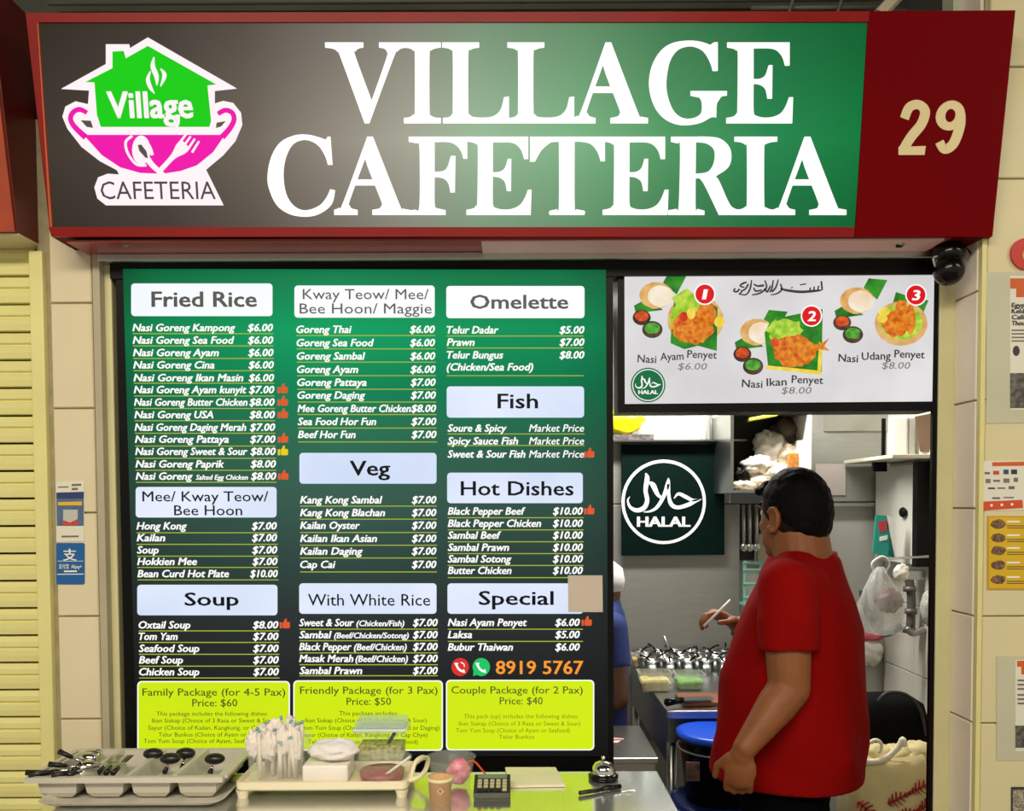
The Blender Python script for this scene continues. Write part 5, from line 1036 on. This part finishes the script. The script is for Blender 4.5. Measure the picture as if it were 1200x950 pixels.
for s in (1, -1):
    o = lt * 0.11 * s; c = Vector((hipc.x, MY, 0.0)) + o
    MB().ball(c + ft * 0.05 + up * 0.035, (0.14, 0.05, 0.045), 16, 10, (ft, lt, up)).build('shoe', black_m, man, True)
# short black hair: shell over the crown, faded sides, small quiff
mb = MB()
def cut_ball(c, r, cuts):
    t = MB(); t.ball(c, r, 40, 28, HA)
    for co, no in cuts:
        g = t.bm.verts[:] + t.bm.edges[:] + t.bm.faces[:]
        x_ = bmesh.ops.bisect_plane(t.bm, geom=g, plane_co=co, plane_no=no, clear_inner=True)
        bmesh.ops.holes_fill(t.bm, edges=[e for e in t.bm.edges if e.is_boundary], sides=0)
    me = bpy.data.meshes.new('h'); t.bm.to_mesh(me); t.bm.free(); mb.bm.from_mesh(me); bpy.data.meshes.remove(me)
cut_ball(H(-0.006, 0, 0.022), (0.106, 0.089, 0.118), [(H(0, 0, 0.030), hf * -0.42 + up * 0.9)])
cut_ball(H(-0.010, 0, 0.010), (0.103, 0.0865, 0.12), [(H(-0.022, 0, 0.004), up - hf * 0.85), (H(0, 0, -0.078), up)])
ho = remeshed('hair', mb, hair_m, man, 0.004, 4)
mb = MB()      # the closely cropped sides below the crown
cut_ball(H(-0.007, 0, 0.012), (0.1005, 0.0855, 0.1155), [(H(0.012, 0, -0.012), up - hf * 0.75), (H(0, 0, -0.088), up)])
remeshed('cropped_sides', mb, M('cropped_hair', (34, 22, 15), 0.8, var=0.3, scale=120, spec=0.1), man, 0.004, 2)
nn_ = [v.normal.copy() for v in ho.data.vertices]
for v, vn in zip(ho.data.vertices, nn_):
    w = Vector(v.co); v.co += vn * (0.003 * noise.noise(w * 50) + 0.0012 * noise.noise(w * 140))
mb = MB()
for i in range(9):
    rnd = random.Random(i); c = H(0.074 + rnd.uniform(-0.012, 0.012), rnd.uniform(-0.05, 0.05), 0.084 + rnd.uniform(-0.012, 0.012))
    mb.ball(c, (0.019, 0.015, 0.014), 10, 8, HA)
remeshed('quiff', mb, hair_m, man, 0.005, 1)
eye_m = M('eye_white', (230, 226, 220), 0.3); iris = M('iris', (36, 22, 16), 0.2)
for s in (1, -1):
    e = MB().ball(H(0.083, s * 0.031, 0.012), 0.011, 12, 8).build('eye', eye_m, man, True); MB().ball(H(0.0905, s * 0.031, 0.012), 0.0052, 10, 8).build('iris', iris, e, True)
    MB().tube([H(0.092, s * 0.015, 0.036), H(0.092, s * 0.032, 0.041), H(0.08, s * 0.05, 0.036)], 0.004, 6).build('eyebrow', hair_m, man, True)
wd = (wr_r - el_r).normalized(); wq = wr_r - wd * 0.02
wa = MB(); wa.tube([wq - wd * 0.012, wq + wd * 0.012], 0.0345, 20); wa.build('watch', gloss, man, True)
tag(MB().tube([P(856, 703, 0.555), P(824.7, 733.5, 0.545)], 0.0042, 8).build('white_stick', M('white_plastic', (236, 236, 232), 0.35), smooth=True), 'thin white stick held in the raised hand', 'stick')
# second person, mostly behind the menu board
P2 = Vector((0.372, 1.50, 0)); 
cook = thing('person', (P2.x, P2.y, 0), 'seated person in a navy shirt half hidden behind the menu', 'person')
nav = M('navy_shirt', (28, 48, 110), 0.8, bump=0.2, bscale=20)
zs1 = P(726, 712, 1.5).z
f2 = Vector((-0.99, 0.1, 0)).normalized(); l2 = Vector((-0.1, -0.99, 0)).normalized()
hd2 = Vector((0.352, 1.5, P(714, 694, 1.5).z))
mb = MB()
tp_ = [(0.56, 0.17, 0.105), (0.75, 0.17, 0.10), (zs1 - 0.2, 0.185, 0.105), (zs1 - 0.06, 0.185, 0.1), (zs1, 0.14, 0.08), (zs1 + 0.04, 0.07, 0.07)]
def rg2(g): return [[Vector((P2.x, P2.y, z)) + l2 * (a + g) * math.cos(t) + f2 * (b + g) * math.sin(t) for t in [2 * math.pi * k / 24 for k in range(24)]] for i, (z, a, b) in enumerate(tp_)]
mb.loft(rg2(-0.015))
chain(mb, [(hd2 - up * 0.15, 0.05), (hd2 - up * 0.06, 0.052)]); mb.ball(hd2, (0.095, 0.082, 0.115), 20, 14); mb.ball(hd2 + f2 * 0.04 - up * 0.05, 0.06, 16, 10)
chain(mb, [(hd2 + f2 * 0.09 + up * 0.01, 0.01), (hd2 + f2 * 0.105 - up * 0.02, 0.014)], 8)
for s in (1, -1):
    mb.ball(hd2 + l2 * 0.084 * s, (0.018, 0.008, 0.03), 10, 8)
    a = P2 + l2 * 0.18 * s * 1.0 + Vector((0.03, 0.0, zs1 - 0.06)); e = P2 + l2 * 0.225 * s + Vector((0.055, 0.0, zs1 - 0.33)); w_ = e + f2 * 0.2 + up * 0.05 - l2 * 0.04 * s
    chain(mb, [(a, 0.055), (e, 0.043), (w_, 0.028)]); hand.side = s; hand(mb, w_, f2, -up, (15, 30, 25), 0.95)
    hip = P2 + l2 * 0.09 * s + up * 0.6; kn_ = hip + f2 * 0.40 + l2 * 0.04 * s; an = kn_ - up * 0.5 - f2 * 0.02
    chain(mb, [(hip, 0.085), (kn_, 0.06), (an, 0.04)]); chain(mb, [(an - up * 0.05, 0.034), (an - up * 0.06 + f2 * 0.14, 0.03)])
remeshed('body', mb, skin_d, cook, 0.006, 3)
mb = MB(); mb.loft(rg2(0.0))
for s in (1, -1):
    a = P2 + l2 * 0.17 * s + Vector((0.03, 0.0, zs1 - 0.06)); e = P2 + l2 * 0.225 * s + Vector((0.055, 0.0, zs1 - 0.33))
    mb.ball(a, 0.068, 16, 12); mb.tube([a, a + (e - a) * 0.55], [0.068, 0.066], 20)
remeshed('shirt', mb, nav, cook, 0.007, 4)
mb = MB()
for s in (1, -1):
    hip = P2 + l2 * 0.09 * s + up * 0.6; kn_ = hip + f2 * 0.40 + l2 * 0.04 * s; an = kn_ - up * 0.46 - f2 * 0.02
    chain(mb, [(hip, 0.1), (kn_, 0.075), (an, 0.06)])
remeshed('trousers', mb, pants_m, cook, 0.01, 3)
MB().loft([[hd2 + Vector((0.107 * r_ * math.cos(t), 0.094 * r_ * math.sin(t), z)) for t in [2 * math.pi * k / 20 for k in range(20)]] for r_, z in ((1.0, 0.01), (1.04, 0.05), (0.95, 0.1), (0.6, 0.13), (0.1, 0.14))]).build('white_cap', M('cap_white', (226, 226, 224), 0.7), cook, True)
sto = thing('stool', (P2.x, P2.y, 0), 'round stool under the seated person', 'stool')
MB().lathe((P2.x, P2.y, 0.46), [(0.15, 0), (0.16, 0.01), (0.16, 0.03), (0.15, 0.04)], 20).build('seat', M('red_plastic', (170, 40, 36), 0.4), sto, True)
for s in range(4): t = R(45 + 90 * s); MB().tube([(P2.x + 0.12 * math.cos(t), P2.y + 0.12 * math.sin(t), 0.459), (P2.x + 0.16 * math.cos(t), P2.y + 0.16 * math.sin(t), 0)], 0.013, 8).build('leg', alu, sto)
# ------------------------------------------------------------------ serving counter and what stands on it
zc = P(430, 891.5, -0.02).z
yb = PZ(770, 903, zc).y; xr_ = PZ(770, 903, zc).x; xl_ = PZ(60, 950, zc).x
cst = brushed('counter_steel', (226, 228, 226), 0.14, (3, 60, 60), 0.04); cst.node_tree.nodes['Principled BSDF'].inputs['Metallic'].default_value = 0.88
ct_ = thing('serving_counter', ((xl_ + xr_) / 2, yb - 0.2, 0), 'polished steel serving counter below the menu board', 'counter')
MB().bb(xl_, xr_, yb - 0.42, yb, zc - 0.025, zc).build('top', cst, ct_, bevel=0.002)
MB().bb(xl_ + 0.02, xr_ - 0.03, yb - 0.38, yb - 0.02, 0.1, zc - 0.026).build('cabinet', steel, ct_)
MB().bb(xl_ + 0.04, xr_ - 0.05, yb - 0.36, yb - 0.04, 0.0, 0.099).build('plinth', black_m, ct_)
K_ = lambda x, y, z=zc: PZ(x, y, z)
# grey cutlery tray standing on a flat tray
gry = M('grey_tray_plastic', (200, 194, 182), 0.4, var=0.04); 
f0, f1 = K_(36, 951), K_(256, 951); zt_ = zc + 0.05
lt_ = thing('flat_tray', ((f0.x + f1.x) / 2, f0.y + 0.1, zc), 'shallow grey flat tray under the cutlery organiser', 'tray')
mb = MB(); hw, cx, y0 = (f1.x - f0.x) / 2, (f0.x + f1.x) / 2, f0.y + 0.004
rr = []
for g, z in ((-0.03, 0.0), (-0.012, 0.006), (0.0, 0.014), (-0.006, 0.014), (-0.02, 0.006), (-0.035, 0.004)):
    rr.append([Vector((x, y, zc + z)) for x, y in rrect(cx - hw - g, y0 - g, cx + hw + g, y0 + 0.18 + g, 0.03 + g * 0.3, 4)])
mb.loft(rr); mb.build('tray', gry, lt_)
zrim = zc + 0.052
r0_, r1_ = PZ(32, 912, zrim), PZ(262, 908, zrim); yr = PZ(170, 878, zrim).y; yf = PZ(150, 911, zrim).y
og = thing('cutlery_tray', ((r0_.x + r1_.x) / 2, (yf + yr) / 2, zc + 0.008), 'grey four compartment cutlery tray at the left of counter', 'cutlery tray')
W = (r1_.x - r0_.x - 0.012) / 4; bar = 0.011
for k in range(4):
    a, b = r0_.x + 0.008 + k * W + bar / 2, r0_.x + 0.008 + (k + 1) * W - bar / 2; i = 0.012
    q = lambda g, z: [Vector((a + g, yf + 0.006 + g * 0.6, z)), Vector((b - g, yf + 0.006 + g * 0.6, z)), Vector((b - g, yr - 0.008 - g, z)), Vector((a + g, yr - 0.008 - g, z))]
    MB().loft([q(0.016, zc + 0.008), q(0.006, zc + 0.018), q(0.0, zrim - 0.001), q(0.002, zrim - 0.001), q(0.009, zc + 0.020), q(0.018, zc + 0.011)]).build('bin', gry, og)
mb = MB(); t = 0.005
mb.bb(r0_.x - 0.004, r1_.x + 0.004, yf - 0.006, yf + 0.006, zrim - 0.009, zrim + 0.002); mb.bb(r0_.x - 0.004, r1_.x + 0.004, yr - 0.008, yr + 0.004, zrim - 0.005, zrim + 0.002)
for k in range(5): x = r0_.x + 0.008 + k * W - (0.008 if k == 0 else 0) ; mb.bb(x - bar / 2, x + bar / 2 + (0.008 if k in (0, 4) else 0) * (k == 4), yf + 0.0061, yr - 0.0081, zrim - 0.004, zrim + 0.002)
mb.build('rim', gry, og)
blk = M('black_handle', (22, 20, 20), 0.35); chrome = M('chrome', (214, 214, 210), 0.12, 1.0, 0.03)
def fork(a, b, label, spoon=False, tip=None):
    t = thing('spoon' if spoon else 'fork', (a + b) / 2, label, 'cutlery', 'cutlery in the grey tray')
    d = (b - a).normalized(); L = (b - a).length
    MB().tube([a, a + d * L * 0.55], [0.006, 0.0045], 8).build('handle', blk, t, True); MB().tube([a + d * L * 0.55, b], [0.003, 0.0025], 6).build('neck', chrome, t, True)
    if spoon: MB().ball(b + d * 0.015, (0.022, 0.015, 0.012), 14, 8).build('bowl', blk if tip else chrome, t, True)
    else:
        s = d.cross(up).normalized(); mb = MB()
        for k in (-1.5, -0.5, 0.5, 1.5): mb.tube([b + s * 0.003 * k, b + s * 0.004 * k + d * 0.03], 0.0014, 5)
        mb.build('tines', chrome, t)
ZR = lambda x, y, z: PZ(x, y, zrim + z)
bn1 = [((30, 905, .010), (88, 905, .0), 'black handled fork reaching farthest over the tray left end'), ((34, 908, .006), (95, 900, .0), 'black handled fork lowest at the tray left end'), ((57, 895, .016), (95, 899, .004), 'black handled fork across the upper left pile'), ((60, 909, .004), (98, 902, .006), 'short black handled fork at the front left rim'), ((80, 908, .004), (103, 899, .004), 'black handled fork leaning over front rim')]
for a, b, l in bn1: fork(ZR(*a), ZR(*b), l)
fork(ZR(69, 880, 0.03), ZR(97, 893, 0.006), 'black handled spoon sticking up in the left compartment', True)
for i, (x, y) in enumerate(((101, 890), (106, 886))): MB_ = fork(ZR(x - 14, y + 12, 0.002), ZR(x, y, 0.004), ('nearer' if i == 0 else 'farther') + ' chrome spoon tip in the left compartment', True)
for i, x in enumerate((118, 128, 138, 146)): fork(ZR(x - 14, 906, -0.01), ZR(x - 4 + (i % 2) * 3, 893, 0.0), ('first', 'second', 'third', 'fourth')[i] + ' fork from the left in the second compartment')
for i, (x, y) in enumerate(((178, 887), (197, 893), (216, 886))): fork(ZR(x - 4, 905, -0.02), ZR(x, y + 2, 0.0), ('leftmost', 'middle', 'rightmost')[i] + ' black spoon standing in the third compartment', True, True)
fork(ZR(246, 906, -0.02), ZR(249, 897, -0.006), 'small dark spoon in the right compartment', True, True)
# cream footed tray
crm = M('cream_plastic', (236, 224, 196), 0.4, var=0.03)
ztr = zc + 0.024
c0_, c1_ = PZ(272, 926, ztr), PZ(478, 921, ztr); yk = PZ(400, 897, ztr).y; yk0 = c1_.y - 0.004
tr = thing('serving_tray', ((c0_.x + c1_.x) / 2, (yk0 + yk) / 2, zc), 'cream footed plastic tray holding straws and sauces', 'tray')
mb = MB(); rr = []
for g, z in ((-0.004, -0.008), (0.0, -0.004), (0.0, 0.010), (-0.004, 0.011), (-0.008, 0.002)):
    rr.append([Vector((x, y, ztr + z)) for x, y in rrect(c0_.x - g, yk0 - g, c1_.x + g, yk + g, 0.012, 3)])
mb.loft(rr); mb.build('tray', crm, tr)
for x in (c0_.x + 0.012, c1_.x - 0.014):
    for y in (yk0 + 0.014, yk - 0.014): MB().lathe((x, y, zc), [(0.010, 0), (0.014, 0.0155)], 14).build('foot', crm, tr)
hz = c1_.x
MB().tube(smooth_pts([(hz - 0.002, yk0 + 0.02, ztr + 0.006), (hz + 0.02, yk0 + 0.025, ztr + 0.012), (hz + 0.032, yk0 + 0.05, ztr + 0.02), (hz + 0.03, yk - 0.03, ztr + 0.024), (hz + 0.014, yk - 0.012, ztr + 0.018), (hz - 0.002, yk - 0.012, ztr + 0.006)], 5), 0.005, 8).build('handle', crm, tr, True)
MB().tube(smooth_pts([(hz + 0.004, yk0 + 0.02, ztr + 0.008), (hz + 0.012, yk0 + 0.03, ztr + 0.04), (hz + 0.024, yk0 + 0.05, ztr + 0.046), (hz + 0.03, yk - 0.03, ztr + 0.024)], 5), 0.0045, 8).build('handle', crm, tr, True)
zt0 = ztr + 0.0025
# clear box with wrapped straws
ba = PZ(288, 918, zt0); bb_ = PZ(353, 918, zt0)
bw = bb_.x - ba.x; byy = ba.y + 0.012; bd = 0.085; bh = P(320, 868, byy).z - zt0
bxx = thing('straw_box', ((ba.x + bb_.x) / 2, byy + bd / 2, zt0), 'clear plastic box full of wrapped straws', 'box')
film2 = clear('clear_box', (240, 244, 240), 0.11)
q = lambda g, z: [Vector((ba.x + g, byy + g, zt0 + z)), Vector((bb_.x - g, byy + g, zt0 + z)), Vector((bb_.x - g, byy + bd - g, zt0 + z)), Vector((ba.x + g, byy + bd - g, zt0 + z))]
MB().loft([q(0.003, 0.0), q(0, bh), q(0.0015, bh), q(0.0045, 0.002)]).build('box', film2, bxx)
strw = M('straw_wrap', (234, 222, 210), 0.4, var=0.06); tipm = M('straw_tip', (130, 176, 186), 0.4)
rnd = random.Random(5); st0 = None
for i in range(26):
    x = ba.x + 0.012 + rnd.random() * (bw - 0.024); y = byy + 0.012 + rnd.random() * (bd - 0.024)
    L = bh + rnd.uniform(-0.012, 0.02) if i % 4 else bh + rnd.uniform(0.02, 0.04)
    if st0 is None:
        s0 = thing('straw', (x, y, zt0 + 0.003), 'paper wrapped straw standing in the clear box', 'straw', 'wrapped straws in the box')
        s0.rotation_euler = (0, 0, 0)
        MB().tube([(0, 0, 0), (0, 0, 0.115)], 0.0042, 8).build('wrapper', strw, s0, True, local=True); MB().tube([(0, 0, 0.1152), (0.002, 0, 0.122)], 0.0036, 8).build('tip', tipm, s0, True, local=True); st0 = s0
    else: s0 = copy_tree(st0, (x, y, zt0 + 0.003))
    ax = rnd.uniform(-0.10, 0.2) * (1 if x < (ba.x + bb_.x) / 2 else -0.6); ay = rnd.uniform(-0.08, 0.08)
    s0.rotation_euler = (ay, ax, 0); s0.scale = (1, 1, L / 0.122)
for i, (x, y, rx, rz_, dy) in enumerate(((296, 872, 0.013, 0.026, 0.02), (306, 862, 0.015, 0.022, 0.05), (315, 874, 0.016, 0.028, 0.015), (322, 856, 0.017, 0.024, 0.045), (332, 868, 0.015, 0.030, 0.02), (341, 858, 0.013, 0.034, 0.05), (347, 872, 0.010, 0.034, 0.02))):
    lump('straw_wrapper', P(x, y, byy + dy), (rx, 0.011, rz_), M('film_white', (238, 228, 222), 0.35, bump=0.6, bscale=70), 'crumpled clear white straw wrapper bunched in the straw box', 'wrapper', 50 + i, 0.45, group='crumpled wrappers in the straw box', freq=2.2)
# tissue box with plastic bags
ta, tb = PZ(352, 919, zt0), PZ(406, 919, zt0); ty = ta.y + 0.014; th_ = P(380, 897, ty).z - zt0
tag(MB().bb(ta.x, tb.x, ty, ty + 0.07, zt0, zt0 + th_).build('tissue_box', M('milky_box', (240, 234, 228), 0.4, var=0.05), bevel=0.004), 'milky white box beside the straws on the tray', 'box')
lump('tissue_bundle', (ta.x + 0.06, ty + 0.035, zt0 + th_ + 0.024), (0.05, 0.03, 0.02), M('tissue_white', (240, 234, 236), 0.6, bump=0.5, bscale=50), 'white plastic bag bundle on the milky box', 'bag', 60, 0.28, base=zt0 + th_ + 0.001)
# jar of cut green chilli
jb = PZ(447, 893, zt0); jy = jb.y + 0.0; js = (jy + 2.0) / 1000
jx0, jx1 = P(418, 880, jy).x, P(473, 880, jy).x; jz1 = P(447, 858, jy).z; jz2 = P(447, 845, jy).z
jar = thing('chilli_jar', ((jx0 + jx1) / 2, jy + 0.03, zt0), 'clear container of cut green chilli with a pale lid', 'jar')
MB().bb(jx0, jx1, jy, jy + 0.06, zt0, jz1).build('body', clear('jar_film', (225, 235, 225), 0.10), jar, bevel=0.004)
MB().bb(jx0 - 0.008, jx1 + 0.008, jy - 0.006, jy + 0.066, jz1 + 0.0005, jz1 + 0.008).build('lid_rim', M('lid_blue_white', (214, 228, 232), 0.3), jar, bevel=0.002)
MB().bb(jx0 - 0.002, jx1 + 0.004, jy - 0.002, jy + 0.062, jz1 + 0.0085, jz2).build('lid', clear('lid_film', (205, 225, 215), 0.45), jar, bevel=0.002)
MB().bb(jx0 + 0.003, jx1 - 0.003, jy + 0.003, jy + 0.057, zt0 + 0.002, zt0 + (jz1 - zt0) * 0.55).build('chilli', M('green_chilli', (206, 204, 110), 0.5, col2=(96, 92, 34), scale=110), jar, bevel=0.003)
MB().tube([P(455, 871, jy + 0.02), P(464, 856, jy + 0.01)], 0.004, 8).build('spoon_handle', blk, jar, True)
# bowl of red sauce
rb0 = PZ(444, 920, zt0); ry = rb0.y + 0.045; bs = (ry + 2) / 1000
sb_ = thing('sauce_bowl', (rb0.x, ry, zt0), 'clear bowl of red chilli sauce at the tray right end', 'bowl')
bh2 = P(444, 893, ry - 0.03).z - zt0; R1 = 34 * bs; R0 = 26 * bs
MB().lathe((rb0.x, ry, zt0), [(R0, 0), (R0 + (R1 - R0) * 0.5, bh2 * 0.5), (R1, bh2), (R1 + 0.003, bh2), (R1 + 0.003, bh2 + 0.002), (R1 - 0.002, bh2), (R0 - 0.002, 0.002)], 32, False).build('bowl', film2, sb_, True)
MB().lathe((rb0.x, ry, zt0), [(0.0, 0.002), (R0 - 0.002, 0.002), (R0 + 0.001, bh2 * 0.42), (0.0, bh2 * 0.45)], 28).build('sauce', M('red_sauce', (150, 16, 10), 0.25, var=0.25, scale=50), sb_, True)
MB().tube([P(446, 912, ry - 0.03), P(481, 886, ry - 0.01)], 0.0028, 8).build('spoon', M('clear_white', (240, 236, 226), 0.3), sb_, True)
# plastic cup with pink drink bag, small tan cup
cu0 = PZ(528, 926, zc); cy_ = cu0.y + 0.03; cs_ = (cy_ + 2) / 1000
cup = thing('clear_cup', (cu0.x, cy_, zc), 'clear round tub behind the small tan cup', 'cup')
ch_ = P(528, 887, cy_).z - zc
MB().lathe((cu0.x, cy_, zc), [(22 * cs_, 0), (28 * cs_, ch_), (29.5 * cs_, ch_ + 0.002), (27 * cs_, ch_), (21 * cs_, 0.002)], 30, False).build('cup', film2, cup, True)
lump('pink_pouch', (cu0.x + 0.016, cy_ - 0.004, zc + ch_ * 0.52), (0.023, 0.018, 0.026), M('pink_film', (244, 170, 190), 0.35, col2=(224, 80, 110), scale=60), 'pink soft pouch inside the clear tub', 'pouch', 62, 0.25)
tag(MB().tube(smooth_pts([tuple(P(x, y, cy_ - 0.02)) for x, y in ((548, 892), (556, 892), (565, 902), (572, 911))], 4), 0.0022, 6).build('red_string', M('red_string', (222, 70, 40), 0.5), smooth=True), 'red string curling over the calculator', 'string')
tc0 = PZ(515, 944, zc); tcs = (tc0.y + 2.02) / 1000; tch = P(515, 910, tc0.y + 0.02).z - zc
tcup = thing('tan_cup', (tc0.x, tc0.y + 0.02, zc), 'small tan plastic cup at the front of counter', 'cup')
MB().lathe((tc0.x, tc0.y + 0.02, zc), [(12.5 * tcs, 0), (14.3 * tcs, tch * 0.93), (15 * tcs, tch * 0.94), (15 * tcs, tch), (13.5 * tcs, tch), (13 * tcs, tch * 0.82), (0, tch * 0.8)], 24).build('cup', M('tan_plastic', (222, 176, 134), 0.4, var=0.05), tcup, True)
MB().lathe((tc0.x, tc0.y + 0.02, zc), [(15.2 * tcs, tch * 0.90), (15.6 * tcs, tch * 0.93), (15.6 * tcs, tch * 1.01), (14.2 * tcs, tch * 1.015)], 24, False).build('rim', M('pale_rim', (232, 224, 170), 0.4), tcup, True)
PLt = Plane((0, tc0.y + 0.02 - 14 * tcs, 0)); flat('label_mark', ring(516, 927, 4.2, 1.0, 4), PLt, M('cream_mark', (240, 214, 170), 0.5), tcup, 0.0006, 0.0006)
# calculator
ka, kb = PZ(556, 937, zc), PZ(597, 936, zc); kf = PZ(576, 911, zc + 0.022)
w_ = (kb.x - ka.x); d_ = kf.y - ka.y
cal_ = thing('calculator', ((ka.x + kb.x) / 2, ka.y, zc), 'dark desk calculator with yellow lit keys on the counter', 'calculator')
Ry = math.atan2(0.016, d_); rot = Matrix.Rotation(Ry, 3, 'X'); o_ = Vector(((ka.x + kb.x) / 2, ka.y, zc + 0.001))
def cb(x, y, z, sx, sy, sz, name, mat, par=cal_): MB().box(o_ + rot @ Vector((x, y, z)), (sx, sy, sz), rot).build(name, mat, par, bevel=0.0012)
cb(0, d_ / 2, 0.008, w_ + 0.004, d_, 0.014, 'body', M('calc_black', (34, 34, 34), 0.4))
cb(0, d_ * 0.84, 0.0165, w_ * 0.86, d_ * 0.2, 0.003, 'display', M('calc_lcd', (120, 138, 120), 0.2))
keym = M('calc_key', (196, 190, 150), 0.35)
for r_ in range(4):
    for c in range(5): cb((c - 2) * w_ * 0.18, d_ * (0.12 + r_ * 0.16), 0.0168, w_ * 0.13, d_ * 0.10, 0.004, 'key', blk if r_ == 0 and c < 4 else keym)
# notepad, bell, pen, paper scrap
n0, n1, n2, n3 = [PZ(x, y, zc + 0.006) for x, y in ((597, 920), (662, 919), (651, 899), (592, 899))]
npd = thing('notepad', (n0 + n2) / 2 * 1.0, 'pale yellow notepad lying on the counter', 'notepad'); npd.location.z = zc
MB().prism([Vector((p.x, p.y, zc + 0.006)) for p in (n0, n1, n2, n3)], (0, 0, -0.0052)).build('pages', M('pad_paper', (232, 224, 190), 0.6), npd)
MB().prism([Vector((p.x, p.y, zc + 0.0068)) for p in (n0 * 0.98 + n2 * 0.02, n1, n2, n3)], (0, 0, -0.0006)).build('cover', M('pad_cover', (238, 232, 204), 0.6), npd)
be = PZ(707, 912, zc); bsx = (be.y + 2) / 1000
bell = thing('service_bell', (be.x, be.y, zc), 'chrome service bell with a black base on the counter', 'bell')
MB().lathe((be.x, be.y, zc), [(17.5 * bsx, 0), (17.8 * bsx, 0.008), (15.5 * bsx, 0.012)], 28).build('base', gloss, bell, True)
MB().lathe((be.x, be.y, zc + 0.012), [(14.6 * bsx, 0.0), (14.6 * bsx, 0.004), (13 * bsx, 0.014), (9.5 * bsx, 0.0225), (4 * bsx, 0.0265), (0.001, 0.027)], 28).build('dome', chrome, bell, True)
MB().lathe((be.x, be.y, zc + 0.0385), [(2.0 * bsx, 0), (2.0 * bsx, 0.005), (2.6 * bsx, 0.006), (2.4 * bsx, 0.010), (0.001, 0.011)], 14).build('plunger', chrome, bell, True)
pa_, pb_ = PZ(679, 929, zc + 0.006), PZ(727, 921, zc + 0.006)
pen = thing('pen', Vector(((pa_.x + pb_.x) / 2, (pa_.y + pb_.y) / 2, zc)), 'black marker pen in front of the service bell', 'pen'); dd = pb_ - pa_
MB().tube([pa_, pa_ + dd * 0.55], 0.0046, 10).build('barrel', blk, pen, True); MB().tube([pa_ + dd * 0.552, pb_], 0.0054, 10).build('cap', gloss, pen, True)
MB().box(pa_ + dd * 0.75 + Vector((0, 0, 0.0058)), (0.016, 0.002, 0.0015)).build('clip', gloss, pen)
s0 = PZ(737, 928, zc)
mb = MB(); mb.loft([[s0 + Vector((x, y, z)) for x, y, z in ((-0.016, -0.006, 0.0005), (-0.015, 0.004, 0.0008), (-0.015, 0.004, 0.0016), (-0.016, -0.006, 0.0012))], [s0 + Vector((x, y, z)) for x, y, z in ((-0.002, -0.003, 0.004), (0.0, 0.006, 0.002), (0.0, 0.006, 0.0028), (-0.002, -0.003, 0.0048))], [s0 + Vector((x, y, z)) for x, y, z in ((0.014, 0.002, 0.0005), (0.014, 0.010, 0.0015), (0.014, 0.010, 0.0022), (0.014, 0.002, 0.0012))]])
tag(mb.build('paper_scrap', wht), 'torn white paper scrap on the counter right of the bell', 'paper')
lump('lime_sachet', PZ(279, 912, zc + 0.012), (0.014, 0.012, 0.010), M('lime_film', (196, 210, 90), 0.4), 'lime green sachet between the two trays', 'sachet', 63, 0.2, base=zc + 0.001)
flush_text()
bpy.context.view_layer.update()
